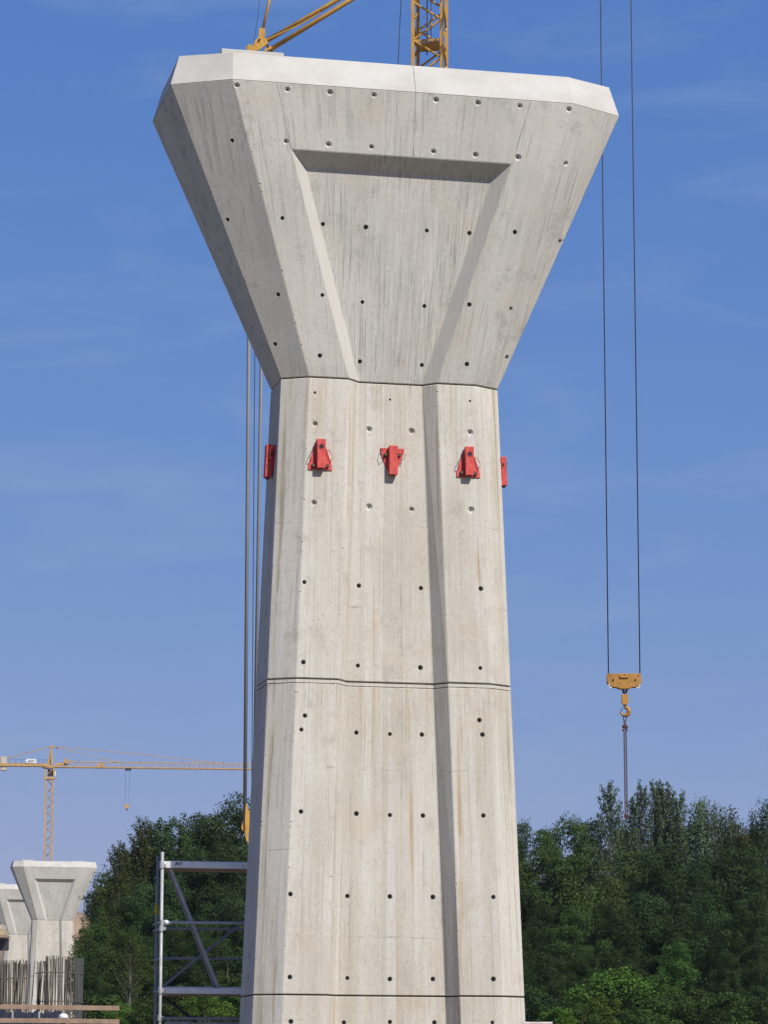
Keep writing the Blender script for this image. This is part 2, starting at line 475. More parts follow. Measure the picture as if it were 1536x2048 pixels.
M = dict(
    shaft=concrete_shaft(), head=concrete_head(), band=concrete_band(),
    groove=flat('joint_shadow_gap', (0.10, 0.088, 0.07)),
    sleeve_shade=flat('tie_sleeve_shade', (0.075, 0.075, 0.078), 0.6),
    cone=flat('tie_cone', (0.40, 0.39, 0.37), 0.8),
    red=worn_red(),
    orange=painted('orange_paint', (0.55, 0.22, 0.05), amt=0.3),
    yellow=painted('crane_yellow', (0.53, 0.295, 0.062), (0.14, 0.08, 0.03), 0.42, 0.4, 5),
    yellow_far=painted('crane_yellow_hazed', (0.47, 0.285, 0.095), (0.26, 0.17, 0.08), 0.5, 0.3, 2),  # paler yellow, with the haze of distance put into the colour
    steel=metal('galvanised_steel', (0.40, 0.41, 0.41), 0.48, 0.4),
    alu=metal('pale_aluminium', (0.86, 0.86, 0.86), 0.4, 0.2),
    rod=metal('grey_guy_bar', (0.24, 0.245, 0.26), 0.55, 0.1),
    hook_yellow=painted('greasy_hook_yellow', (0.40, 0.20, 0.045), (0.06, 0.032, 0.02), 0.5, 0.75, 4.5),
    dark_bar=metal('dark_bar', (0.085, 0.085, 0.085), 0.6, 0.1),
    dark=metal('dark_steel', (0.055, 0.055, 0.06), 0.55, 0.5),
    bolt=painted('rusty_bolt', (0.10, 0.055, 0.035), amt=0.6),
    chain=painted('rusty_chain', (0.10, 0.052, 0.042), (0.05, 0.03, 0.03), 0.6, 0.5, 30),
    rebar=painted('rusty_rebar', (0.125, 0.105, 0.085), (0.08, 0.05, 0.03), 0.8, 0.5, 12),
    wood=painted('raw_timber', (0.31, 0.215, 0.15), (0.17, 0.11, 0.07), 0.75, 0.4, 3),
    ply=painted('formwork_ply', (0.46, 0.36, 0.22), (0.3, 0.2, 0.1), 0.7, 0.3, 2),
    white=flat('white_paint', (0.75, 0.75, 0.74), 0.5),
    black=flat('black_print', (0.012, 0.012, 0.014), 0.6),
    cream=flat('cream_concrete', (0.52, 0.45, 0.36), 0.85),
    sticker=flat('yellow_sticker', (0.50, 0.34, 0.02), 0.6),
    tarp=flat('black_tarpaulin', (0.025, 0.025, 0.03), 0.5),
    bark=painted('bark', (0.075, 0.058, 0.042), (0.04, 0.03, 0.02), 0.9, 0.5, 4),
    pale_bark=painted('pale_bark', (0.20, 0.19, 0.165), (0.06, 0.05, 0.04), 0.85, 0.6, 5),
    soil=painted('bare_soil', (0.27, 0.19, 0.125), (0.18, 0.12, 0.08), 0.95, 0.5, 0.4),
)
M['leaf_dark'] = leaf_mat('leaves_dark_green', (0.024, 0.05, 0.017), (0.038, 0.068, 0.021), (0.06, 0.094, 0.03))
M['leaf_mid'] = leaf_mat('leaves_mid_green', (0.036, 0.068, 0.018), (0.052, 0.086, 0.021), (0.08, 0.118, 0.034))
M['leaf_grey'] = leaf_mat('leaves_grey_green', (0.062, 0.096, 0.046), (0.078, 0.114, 0.056), (0.12, 0.158, 0.088))
M['leaf_olive'] = leaf_mat('leaves_olive_green', (0.046, 0.064, 0.018), (0.064, 0.082, 0.022), (0.092, 0.112, 0.034))
M['leaf_fresh'] = leaf_mat('leaves_fresh_green', (0.040, 0.082, 0.018), (0.056, 0.104, 0.021), (0.085, 0.138, 0.034))
M['leaf_bright'] = leaf_mat('leaves_yellow_green', (0.056, 0.108, 0.018), (0.078, 0.134, 0.022), (0.115, 0.172, 0.034))

# ------------------------------------------------------------------ ground
def sst(a, b, x):
    t = min(1, max(0, (x - a) / (b - a)))
    return t * t * (3 - 2 * t)

def ground_h(x, y):
    h = 2.6 * sst(74, 84, y)
    if y > 110: h += (y - 110) * 0.0052
    if y > 255: h += (min(y, 320) - 255) * 0.0115
    return h

bm = B()
xs = [-4000, -1500, -600, -250, -120] + list(range(-80, 81, 8)) + [120, 250, 600, 1500, 4000]
ys = [-1200, -300, -60, -20, 0, 20, 40, 60] + list(range(70, 90, 2)) + [95, 105, 110, 130, 160, 200, 255, 280, 320, 400, 600, 1200, 4000]
vg = [[bm.verts.new((x, y, ground_h(x, y))) for x in xs] for y in ys]
for j in range(len(ys) - 1):
    for i in range(len(xs) - 1):
        bm.faces.new((vg[j][i], vg[j][i + 1], vg[j + 1][i + 1], vg[j + 1][i]))
g = N('site_ground')
n1 = g.noise((0.12, 0.12, 0.12), 6, 0.6); n2 = g.noise((2.5, 2.5, 2.5), 6, 0.65)
gc = g.mix(g.ramp(n1, 0.4, 0.6), (0.22, 0.17, 0.12), (0.11, 0.12, 0.06))
gc = g.mix(g.ramp(n2, 0.4, 0.7, 0, 0.6), gc, (0.16, 0.125, 0.09))
tag(obj('ground', bm, g.done(gc, 0.95, bump=n2, strength=0.5, dist=0.1), smooth=True), kind='structure')

# ------------------------------------------------------------------ bridge piers
P0 = Vector((-0.004, 47.0, 0.0))
L0, L1, L2, L3, L4, L5, L6 = [z + EYE for z in (1.161, 5.841, 10.483, 14.868, 15.355, 13.881, 13.683)]

def plan(a, b, c, d, yA, yB, yD):
    fr = [(-a, -yA), (-b, -yB), (-c, -yB), (-d, -yD), (d, -yD), (c, -yB), (b, -yB), (a, -yA)]
    return fr + [(x, -y) for x, y in fr[::-1]]

def shaft_plan(z, inset=0.0):
    t = (z - L0) / (L2 - L0)
    f = lambda p, q: p + (q - p) * t
    pts = plan(f(2.064, 1.713), f(1.667, 1.314), f(1.005, 0.692), f(0.842, 0.495), f(0.53, 0.425), f(0.804, 0.65), f(0.517, 0.458))
    if inset:
        q = []
        for i in range(len(pts)):
            p0, p1, p2 = (Vector(pts[i - 1]), Vector(pts[i]), Vector(pts[(i + 1) % len(pts)]))
            n1 = Vector((-(p1 - p0).y, (p1 - p0).x)).normalized(); n2 = Vector((-(p2 - p1).y, (p2 - p1).x)).normalized()
            b = (n1 + n2).normalized()
            q.append(tuple(p1 + b * (inset / max(0.5, b.dot(n1)))))
        pts = q
    return pts

def loft(bm, rings, caps=True):
    R = [[bm.verts.new((x, y, z)) for x, y in pts] for pts, z in rings]
    for a, b in zip(R, R[1:]):
        n = len(a)
        for i in range(n):
            bm.faces.new((a[i], a[(i + 1) % n], b[(i + 1) % n], b[i]))
    if caps:
        bm.faces.new(R[0][::-1]); bm.faces.new(R[-1])
    return R

GAP = 0.0105
segs = []
def seg(z0, z1):
    bm = B()
    loft(bm, [(shaft_plan(z0), z0), (shaft_plan(z1), z1)])
    bmesh.ops.recalc_face_normals(bm, faces=bm.faces)
    return bm
def ring_gap(z0, z1, inset=0.03):
    bm = B()
    loft(bm, [(shaft_plan(z0, inset), z0), (shaft_plan(z1, inset), z1)])
    bmesh.ops.recalc_face_normals(bm, faces=bm.faces)
    return bm

def head_mesh():
    bm = B()
    low = shaft_plan(L2)
    z0 = L2 + GAP
    lo = [bm.verts.new((x, y, z0)) for x, y in low]
    A3 = (3.562, 2.681, 0.967, 1.436)
    up = [(-A3[0], -A3[2]), (-A3[1], -A3[3]), (A3[1], -A3[3]), (A3[0], -A3[2])]
    up = up + [(x, -y) for x, y in up[::-1]]
    hi = [bm.verts.new((x, y, L3)) for x, y in up]
    def V(x, y, z): return bm.verts.new((x, y, z))
    for s, (iA, iB, iC, iD, iE, iF, iG, iH), (hA, hB, hG, hH) in (
            (-1, range(0, 8), (0, 1, 2, 3)), (1, range(8, 16), (4, 5, 6, 7))):
        # back side runs the other way round: same order around the plan
        sx = 1 if s < 0 else -1
        C3 = V(-1.738 * sx, s * 1.262, L5); F3 = V(1.738 * sx, s * 1.262, L5)
        D3 = V(-1.469 * sx, s * 1.029, L6); E3 = V(1.469 * sx, s * 1.029, L6)
        bm.faces.new((lo[iA], lo[iB], hi[hB], hi[hA]))
        bm.faces.new((lo[iB], lo[iC], C3, F3, lo[iF], lo[iG], hi[hG], hi[hB]))
        bm.faces.new((lo[iC], lo[iD], D3, C3))
        bm.faces.new((lo[iD], lo[iE], E3, D3))
        bm.faces.new((lo[iE], lo[iF], F3, E3))
        bm.faces.new((C3, D3, E3, F3))
        bm.faces.new((lo[iG], lo[iH], hi[hH], hi[hG]))
    bm.faces.new((lo[7], lo[8], hi[4], hi[3]))
    bm.faces.new((lo[15], lo[0], hi[0], hi[7]))
    bm.faces.new(lo[::-1]); bm.faces.new(hi)
    bmesh.ops.recalc_face_normals(bm, faces=bm.faces)
    return bm

def band_mesh():
    bm = B()
    def p8(a, b, yA, yB):
        u = [(-a, -yA), (-b, -yB), (b, -yB), (a, -yA)]
        return u + [(x, -y) for x, y in u[::-1]]
    loft(bm, [(p8(3.562, 2.681, 0.967, 1.436), L3 + 0.003), (p8(3.424, 2.646, 0.893, 1.248), L4)])
    bmesh.ops.recalc_face_normals(bm, faces=bm.faces)
    return bm

pier = thing('bridge_pier', 'tall pale concrete bridge pier with red brackets fixed round its neck', 'bridge pier', P0, PHI, 'concrete bridge piers')
PM = MATRIX[pier.name]
PMI = PM.inverted()
D1 = L1 - 0.062
SEG = [('shaft_section', seg(-1.2, L0 - GAP)), ('shaft_section', seg(L0 + GAP, D1 - 0.006)),
       ('joint_lip', seg(D1 + 0.004, L1 - GAP)), ('shaft_section', seg(L1 + GAP, L2 - GAP)), ('pier_head', head_mesh())]

# tie holes: (x, y) in the photograph; the points come from casting those rays on the concrete
RING = [(474, 171), (575, 179), (660, 185), (748, 190), (872, 200), (956, 206), (1040, 212), (1138, 219),
        (572, 283), (657, 289), (743, 294), (867, 303), (951, 310), (1036, 315), (1132, 327),
        (630, 848), (738, 859), (823, 863), (940, 865), (628, 1006), (738, 1014), (823, 1019), (942, 1020)]
PLAIN = [(464, 281), (455, 439), (565, 436), (646, 448), (732, 454), (854, 461), (939, 466), (1030, 464), (1120, 482),
         (556, 589), (645, 590), (725, 604), (849, 612), (939, 609), (1022, 617),
         (550, 688), (640, 711), (720, 723), (844, 730), (934, 728), (1014, 714),
         (609, 1164), (718, 1171), (842, 1176), (962, 1177), (607, 1324), (716, 1331), (841, 1335), (961, 1336),
         (610, 1431), (959, 1440), (603, 1459), (713, 1465), (780, 1468), (844, 1469), (965, 1469),
         (602, 1623), (713, 1627), (780, 1630), (846, 1631), (967, 1631),
         (581, 1788), (695, 1792), (780, 1793), (866, 1794), (987, 1794),
         (580, 1954), (695, 1956), (780, 1958), (866, 1958), (987, 1958),
         (582, 2043), (688, 2045), (780, 2044), (869, 2045), (985, 2045),
         (344, 200), (333, 222), (395, 322), (437, 452), (505, 655), (524, 690),
         (523.5, 1182), (517, 1335), (531, 1322), (528, 1431), (526, 1461), (511, 1470), (497, 1953), (486.5, 1957)]
DOT = [(630, 785), (780, 799), (940, 802)]

def cone_cut(bm, p, n, r_out, r_in, depth, seg_n=14):
    Mb = Matrix.Translation(p) @ basis(-n)
    rings = []
    for zz, r in ((-0.02, r_out + (r_out - r_in) * 0.02 / depth), (depth, r_in)):
        rings.append([bm.verts.new(Mb @ Vector((math.cos(2 * math.pi * k / seg_n) * r, math.sin(2 * math.pi * k / seg_n) * r, zz))) for k in range(seg_n)])
    a, b = rings
    fs = [bm.faces.new(a), bm.faces.new(b)]
    for k in range(seg_n):
        fs.append(bm.faces.new((a[k], a[(k + 1) % seg_n], b[(k + 1) % seg_n], b[k])))
    bmesh.ops.recalc_face_normals(bm, faces=fs)

def disc_mesh(r, n=12):
    bm = B()
    bmesh.ops.create_circle(bm, cap_ends=True, segments=n, radius=r)
    me = bpy.data.meshes.new('tie_hole'); bm.to_mesh(me); bm.free()
    return me

bvhs = []
for nm, b in SEG:
    bvhs.append(BVHTree.FromBMesh(b))
cuts = [B() for _ in SEG]
hole_list = []                                     # (segment, point, normal, mesh kind)
o_l = PMI @ CAM
R3 = PMI.to_3x3()
def cast(px, py):
    best = None
    d = (R3 @ ray(px, py)).normalized()
    for i, bv in enumerate(bvhs):
        p, n, k, dist = bv.ray_cast(o_l, d)
        if p is not None and (best is None or dist < best[3]):
            best = (i, p, n, dist)
    return best
for lst, ro, ri, dep, kind in ((RING, 0.053, 0.021, 0.040, 'r'), (PLAIN, 0.036, 0.030, 0.07, 'p'), (DOT, 0.020, 0.018, 0.06, 'd')):
    for px, py in lst:
        h = cast(px, py)
        if h is None: continue
        i, p, n, _ = h
        if n.dot(d0 := (R3 @ ray(px, py))) > 0: n = -n
        jr = 1 + random.uniform(-0.14, 0.12)
        cone_cut(cuts[i], p, n, ro * jr, ri * jr, dep)
        hole_list.append((i, p.copy(), n.copy(), kind, dep))

CR = random.Random(3)
chips = [B() for _ in SEG]
def chip(bm, p, r):
    Mc = Matrix.Translation(p) @ Matrix.Rotation(CR.uniform(0, 6), 4, 'Z') @ Matrix.Rotation(CR.uniform(0, 6), 4, 'X') @ Matrix.Diagonal((r, r * CR.uniform(0.6, 1.0), r * CR.uniform(1.0, 2.2), 1))
    bmesh.ops.create_icosphere(bm, subdivisions=1, radius=1.0, matrix=Mc)
def arris(i, a, b, n, rmin, rmax):
    a, b = Vector(a), Vector(b)
    for _ in range(n):
        chip(chips[i], a.lerp(b, CR.uniform(0.01, 0.99)) + Vector((CR.uniform(-.004, .004), CR.uniform(-.004, .004), 0)), CR.uniform(rmin, rmax))
for i, z0, z1, n in ((0, 1.6, L0 - GAP, 8), (1, L0 + GAP, D1 - 0.01, 26), (3, L1 + GAP, L2 - GAP, 26)):
    for k, m in ((0, 1.0), (7, 1.3), (2, 0.3), (5, 0.3), (1, 0.3)):
        p, q = shaft_plan(z0)[k], shaft_plan(z1)[k]
        arris(i, (*p, z0), (*q, z1), int(n * m), 0.007, 0.020)
    for z in (z0, z1):
        pl = shaft_plan(z)
        for k in (0, 1, 3, 4, 6):
            arris(i, (*pl[k], z), (*pl[k + 1], z), 3, 0.006, 0.014)
lo_ = shaft_plan(L2)
for k, (x3, y3), n in ((0, (-3.562, -0.967), 26), (7, (3.562, -0.967), 30), (1, (-2.681, -1.436), 12)):
    arris(4, (*lo_[k], L2 + GAP), (x3, y3, L3), n, 0.007, 0.020)

def boolean(bm, cut, name, bevel=0.010, chp=None):
    me = bpy.data.meshes.new(name); bm.to_mesh(me); bm.free()
    o = bpy.data.objects.new(name, me); COL.objects.link(o)
    if bevel:
        bv = o.modifiers.new('b', 'BEVEL'); bv.width = bevel; bv.segments = 1; bv.limit_method = 'ANGLE'; bv.angle_limit = math.radians(14)
    c = None
    if len(cut.verts):
        cm = bpy.data.meshes.new('cut'); cut.to_mesh(cm)
        c = bpy.data.objects.new('cut', cm); COL.objects.link(c)
        b = o.modifiers.new('x', 'BOOLEAN'); b.operation = 'DIFFERENCE'; b.object = c; b.solver = 'EXACT'; b.use_self = False
    dg = bpy.context.evaluated_depsgraph_get()
    dg.update()
    out = bpy.data.meshes.new_from_object(o.evaluated_get(dg), depsgraph=dg)
    if chp is not None and len(chp.verts):
        km = bpy.data.meshes.new('cut'); chp.to_mesh(km)
        ko = bpy.data.objects.new('cut', km); COL.objects.link(ko)
        x = o.modifiers.new('y', 'BOOLEAN'); x.operation = 'DIFFERENCE'; x.object = ko; x.solver = 'EXACT'; x.use_self = True
        dg = bpy.context.evaluated_depsgraph_get(); dg.update()
        o2 = bpy.data.meshes.new_from_object(o.evaluated_get(dg), depsgraph=dg)
        ext = lambda m: sum(p.area for p in m.polygons)
        if abs(ext(o2) / ext(out) - 1) < 0.03: out = o2
        bpy.data.objects.remove(ko)
    bpy.data.objects.remove(o)
    if c is not None: bpy.data.objects.remove(c)
    out.name = name
    return out

seg_objs = []
for (nm, b), cut, chp in zip(SEG, cuts, chips):
    mat = M['head'] if nm == 'pier_head' else M['shaft']
    me = boolean(b, cut, nm, 0.0 if nm == 'joint_lip' else 0.010, chp)
    chp.free()
    cut.free()
    me.materials.clear()
    seg_objs.append(obj_me(nm, me, mat, pier))
for z0, z1, ins in ((L0 - GAP - 0.02, L0 + GAP + 0.02, 0.035), (D1 - 0.02, D1 + 0.02, 0.018), (L1 - GAP - 0.02, L1 + GAP + 0.02, 0.035), (L2 - GAP - 0.02, L2 + GAP + 0.02, 0.035)):
    obj('joint_groove', ring_gap(z0, z1, ins), M['groove'], pier)
cap = obj('cap_band', band_mesh(), M['band'], pier)
disc = {'r': disc_mesh(0.0155), 'p': disc_mesh(0.0315), 'd': disc_mesh(0.0185)}  # dark floor discs; in the ring holes they paint the shade of a bore
for k in disc: disc[k].materials.append(M['sleeve_shade'])
for i, p, n, kind, dep in hole_list:
    o = obj_me('tie_hole', disc[kind], None, seg_objs[i])
    q = p - n * (dep - (0.012 if kind != 'r' else 0.0015))
    o.matrix_local = Matrix.Translation(q) @ basis(n)
# bearing plinths on top (positions from the photograph, tops 70 mm proud)
for (x0, x1, yy, hgt) in ((443, 568, 100, 0.10), (982, 1121, 144, 0.05)):
    pl = P0 + PM.to_3x3() @ Vector((0, -1.12, 0)); nn = PM.to_3x3() @ Vector((0, -1, 0))
    a = PMI @ on_plane(x0, yy, pl, nn); b = PMI @ on_plane(x1, yy, pl, nn)
    bm = B()
    box(bm, ((a.x + b.x) / 2, -0.05, L4 + hgt / 2 - 0.001), (b.x - a.x, 2.14, hgt))
    bmesh.ops.bevel(bm, geom=bm.edges[:], offset=0.012, segments=1, affect='EDGES')
    obj('bearing_plinth', bm, M['band'], pier)

# the two far piers: copies with their own base heights
def far_pier(px, py_top, Y, label):
    t = at(px, py_top, Y)
    c = copy_tree(pier)
    c.location = (t.x, Y, t.z - L4)
    c['label'] = label
    MATRIX[c.name] = frame(c.location, PHI)
    return c
pier_b = far_pier(107.5, 1724.5, 262.0, 'smaller looking concrete pier below the distant tower crane mast, in front of another pier')
pier_c = far_pier(46.0, 1770.5, 309.0, 'concrete pier partly hidden behind another pier, beside timber formwork platform')

# ------------------------------------------------------------------ red anchor brackets
def bracket(name, label, parent_m, p, n, kind, mat=None, group='red anchor brackets round the pier neck', s=1.0):
    """p, n in the pier's space; local x right, z up, -y outward"""
    mat = mat or M['red']
    y = -n.normalized(); z = (Vector((0, 0, 1)) - n * n.z).normalized(); x = y.cross(z)
    Ml = Matrix((x, y, z)).transposed().to_4x4(); Ml.translation = p
    W = parent_m @ Ml
    o = bpy.data.objects.new(name, None); COL.objects.link(o)
    o.matrix_world = W @ Matrix.Scale(s, 4)
    o.empty_display_size = 0.2
    MATRIX[o.name] = W
    tag(o, label, 'bracket', group)
    up = kind == 'up'
    f = 1 if up else -1
    bm = B()      # back plate, wide at the bolt end
    poly = [(-0.185, -0.225), (0.185, -0.225), (0.18, -0.14), (0.075, 0.17), (-0.075, 0.17), (-0.18, -0.14)]
    poly = [(a, b * f * (1 if up else 0.86) + (0 if up else 0.0)) for a, b in poly]
    prism(bm, poly, -0.020, 0.0)
    obj('back_plate', bm, mat, o)
    bm = B()      # channel standing proud
    z0, z1 = (-0.215, 0.235) if up else (-0.235, 0.22)
    prism(bm, [(-0.066, z0), (0.066, z0), (0.066, z1), (-0.066, z1)], -0.118, -0.0202)
    bmesh.ops.bevel(bm, geom=bm.edges[:], offset=0.006, segments=1, affect='EDGES')
    ch = obj('channel', bm, mat, o)
    if up:
        bm = B()
        tube(bm, (0, -0.1195, 0.115), (0, -0.117, 0.115), 0.040, 18)
        obj('pin_hole', bm, M['black'], ch)
        bm = B()
        ring_torus(bm, 0.041, 0.006, Matrix.Translation((0, -0.119, 0.115)) @ Matrix.Rotation(math.pi / 2, 4, 'X'), 18, 6)
        obj('hole_rim', bm, mat, ch)
    bz = -0.165 if up else 0.09
    for sx in (-1, 1):
        bm = B()
        xx = sx * (0.108 if up else 0.105)
        tube(bm, (xx, -0.0203, bz), (xx, -0.032, bz), 0.034, 14)
        tube(bm, (xx, -0.0321, bz), (xx, -0.062, bz), 0.026, 6)
        obj('bolt', bm, M['bolt'], o)
        bm = B()
        if up:
            pts = [(0.105, -0.02, 0.08), (0.125, -0.075, 0.075), (0.172, -0.085, -0.02), (0.172, -0.085, -0.06), (0.15, -0.02, -0.10)]
        else:
            pts = [(0.150, -0.02, 0.165), (0.172, -0.07, 0.165), (0.19, -0.085, 0.10), (0.165, -0.085, 0.02), (0.135, -0.02, 0.01)]
        path_tube(bm, [(sx * a, b, c) for a, b, c in pts], 0.0048, 6)
        obj('handle', bm, M['bolt'] if sx < 0 else mat, o)
    bm = B()
    box(bm, (0, -0.07, z0 - 0.010 if up else z0 - 0.012), (0.05, 0.05, 0.02))
    obj('locking_pin', bm, M['bolt'], o)
    return o

PM4 = PM
h = cast(640, 911); bracket('anchor_bracket', 'red bracket with wide base and round hole on the pier rib away from hanging hook', PM4, h[1], h[2], 'up')
h = cast(784, 922); bracket('anchor_bracket', 'red bracket with narrow end down in the recessed middle of the pier', PM4, h[1], h[2], 'down')
h = cast(936, 926); bracket('anchor_bracket', 'red bracket with wide base and round hole on the pier rib nearer the hanging hook', PM4, h[1], h[2], 'up')
def side_pt(sx, px, py):
    # middle of the narrow side face at the height of that pixel
    n0 = PM.to_3x3() @ Vector((1, 0, 0))
    q = PMI @ on_plane(px, py, P0 + n0 * (sx * 1.78), n0)
    t = (q.z - L0) / (L2 - L0)
    return Vector((sx * (2.064 + (1.713 - 2.064) * t), -0.12 if sx < 0 else -0.27, q.z)), Vector((sx, 0, 0.0376)).normalized()
p, n = side_pt(-1, 541, 926); bracket('anchor_bracket', 'red bracket on the shaded narrow side of the pier beside the grey guy bars', PM4, p, n, 'down', s=1.12)
p, n = side_pt(1, 1003, 940); bracket('anchor_bracket', 'red bracket mostly hidden round the sunlit edge of the pier', PM4, p, n, 'down')
for dz in (9.55, 8.75):
    t = (dz - L0) / (L2 - L0)
    bracket('climbing_bracket', 'small orange bracket jutting from the edge of the smaller looking pier', MATRIX[pier_b.name],
            Vector((2.064 - 0.351 * t, 0.1, dz)), Vector((1, 0, 0.04)).normalized(), 'up' if dz > 9 else 'down', M['orange'], 'orange brackets on the far pier', 1.5)

# ------------------------------------------------------------------ lattice helpers
def lattice_mast(th, W, z0, z1, half, leg_r, br_r, mat, top_px_pair=None, per_brace=True):
    """square mast in the thing's own space, centred on its origin"""
    w = W / 2
    for sx in (-1, 1):
        for sy in (-1, 1):
            bm = B()
            box(bm, (sx * w, sy * w, (z0 + z1) / 2), (leg_r * 2, leg_r * 2, z1 - z0))
            obj('mast_leg', bm, mat, th)
    n = int((z1 - z0) / half)
    meshes = {}
    for i in range(n):
        za, zb = i * half, (i + 1) * half
        flip = i % 2
        for k in range(4):
            key = (k, flip)
            if key not in meshes:
                bm = B()
                e = w
                c = [(-e, -e), (e, -e), (e, e), (-e, e)]
                a, b = c[k], c[(k + 1) % 4]
                if flip: a, b = b, a
                tube(bm, (a[0], a[1], 0), (b[0], b[1], half), br_r, 8)
                me = bpy.data.meshes.new('mast_brace'); bm.to_mesh(me); bm.free(); me.materials.append(mat)
                meshes[key] = me
            o = obj_me('mast_brace', meshes[key], None, th)
            o.location = (0, 0, z1 - (i + 1) * half)

# ------------------------------------------------------------------ the crane behind the pier
YC = 95.0
mc = at(859.5, 60, YC)
gz = ground_h(mc.x, YC)
near = thing('tower_crane', 'yellow lattice tower crane standing close behind the tall pier with grey guy bars', 'crane', (mc.x, YC, gz), -0.19)
NM = MATRIX[near.name]
zt = lambda y: at(859, y, YC).z - gz
top_z = zt(12) + 5 * (zt(12) - zt(50))
CW = 0.93
lattice_mast(near, CW, 0.9, top_z, zt(12) - zt(50), 0.048, 0.038, M['yellow'])
# rest platform, ladder and cable seen at the top edge of the pier
bm = B(); box(bm, (0.02, 0.03, zt(93)), (CW * 0.98, CW * 0.9, 0.03)); obj('rest_platform', bm, M['yellow'], near)
for sx in (-1, 1):
    bm = B(); beam(bm, (-CW / 2, sx * CW / 2, zt(90)), (CW / 2, sx * CW / 2, zt(90)), 0.06, 0.07); obj('platform_rail', bm, M['yellow'], near)
bm = B(); box(bm, (-0.13, 0.24, (zt(105) + top_z) / 2), (0.035, 0.03, top_z - zt(105))); lad = obj('ladder_rail', bm, M['dark'], near)
bm = B(); box(bm, (0.0, 0.24, (zt(95) + top_z) / 2), (0.022, 0.022, top_z - zt(95))); obj('ladder_rail', bm, M['dark'], near)
for i in range(9):
    bm = B(); tube(bm, (-0.26, 0.24, zt(80) + i * 0.29), (0.0, 0.24, zt(80) + i * 0.29), 0.012, 6); obj('ladder_rung', bm, M['steel'], near)
bm = B(); prism(bm, [(-0.03, zt(60)), (0.04, zt(45)), (0.03, zt(30)), (-0.02, zt(40))], 0.17, 0.2); obj('cable_clamp', bm, M['steel'], near)
# slewing base (hidden behind the pier)
bm = B(); box(bm, (-1.5, 0, 0.62), (5.2, 2.0, 0.5)); obj('slewing_platform', bm, M['yellow'], near)
bm = B(); box(bm, (0, 0, 0.17), (3.6, 3.6, 0.34)); obj('undercarriage', bm, M['yellow'], near)
for k in range(3):
    bm = B(); box(bm, (-2.9 + k * 0.5, 0, 1.58), (0.46, 1.9, 1.4)); obj('ballast_block', bm, M['cream'], near)
# strut: two tubes from the tower head down to the guy bar joint
def npt(px, py, dy=0.0): return at(px, py, YC + dy)
bm = B(); path_tube(bm, [npt(529, 84, -0.25), npt(690, -9, -0.25), npt(860, -108, -0.25)], 0.074, 14); obj('strut_tube', bm, M['yellow'], near, True, True)
bm = B(); path_tube(bm, [npt(541, 99, 0.35), npt(703, -1, 0.35), npt(872, -106, 0.35)], 0.074, 14); obj('strut_tube', bm, M['yellow'], near, True, True)
bm = B(); path_tube(bm, [npt(515, 88, -0.42), npt(592, 53, -0.42), npt(640, 26, -0.42)], 0.022, 6); obj('strut_rope', bm, M['yellow'], near, True)
# joint head: bracket plates, pin and the pendant going up
def plate_px(px_poly, dy0, dy1, name, mat, par):
    bm = B()
    a = [bm.verts.new(npt(x, y, dy0)) for x, y in px_poly]
    b = [bm.verts.new(npt(x, y, dy0) + Vector((0, dy1 - dy0, 0))) for x, y in px_poly]
    n = len(a)
    fs = [bm.faces.new(a), bm.faces.new(b[::-1])] + [bm.faces.new((a[(i + 1) % n], a[i], b[i], b[(i + 1) % n])) for i in range(n)]
    bmesh.ops.recalc_face_normals(bm, faces=fs)
    return obj(name, bm, mat, par, True)
plate_px([(503, 91), (511, 82), (528, 74), (535, 87), (518, 100), (505, 103)], -0.50, -0.44, 'joint_plate', M['yellow'], near)
plate_px([(503, 91), (511, 82), (528, 74), (535, 87), (518, 100), (505, 103)], -0.06, 0.0, 'joint_plate', M['yellow'], near)
plate_px([(528, 74), (532, 76), (537, 87), (533, 89)], -0.44, -0.06, 'joint_web', M['yellow'], near)
plate_px([(492, 94), (497, 88), (506, 91), (506, 108), (494, 108)], -0.55, -0.1, 'joint_lug', M['yellow'], near)
plate_px([(529, 98), (541, 91), (546, 98), (544, 112), (530, 112)], 0.15, 0.55, 'joint_lug', M['yellow'], near)
plate_px([(519, 56), (530, 56), (531, 66), (528, 78), (509, 88), (509, 82), (517, 74)], -0.36, -0.20, 'pendant_eye', M['yellow'], near)
bm = B(); path_tube(bm, [npt(525.5, 60, -0.28), npt(539, 0, -0.28), npt(575, -165, -0.28), npt(855, -190, -0.1)], 0.045, 8); obj('pendant_rod', bm, M['yellow'], near, True, True)
bm = B(); tube(bm, npt(519, 79, -0.56), npt(519, 79, 0.06), 0.035, 10); obj('joint_pin', bm, M['bolt'], near, True)
bm = B(); path_tube(bm, [npt(507, 92, -0.9), npt(516, 30, -0.9), npt(524, -60, -0.9)], 0.008, 5); obj('thin_rope', bm, M['dark'], near, True)
# grey guy bars down to the yellow rope block
bm = B(); path_tube(bm, [npt(504.5, 104, -0.2), npt(497.3, 720, -0.2), npt(489.5, 1640, -0.2)], 0.058, 12); obj('guy_bar', bm, M['rod'], near, True, True)
bm = B(); path_tube(bm, [npt(533, 108, 0.35), npt(522, 760, 0.35), npt(507, 1650, 0.35)], 0.052, 12); obj('guy_bar', bm, M['rod'], near, True, True)
bm = B(); path_tube(bm, [npt(512, 104, 0.05), npt(509.5, 720, 0.05), npt(503, 1640, 0.05)], 0.013, 6); obj('guy_rope', bm, M['dark'], near, True)
plate_px([(491.5, 1608), (495, 1608), (495.5, 1618), (499.5, 1622), (498.5, 1650), (496.5, 1680), (493, 1682), (490.5, 1672), (490, 1640)], -0.32, -0.26, 'rope_block_cheek', M['yellow'], near)
plate_px([(489.5, 1634), (491, 1630), (491, 1668), (484.5, 1660), (482.5, 1655)], -0.24, 0.2, 'rope_block_body', M['yellow'], near)
bm = B()
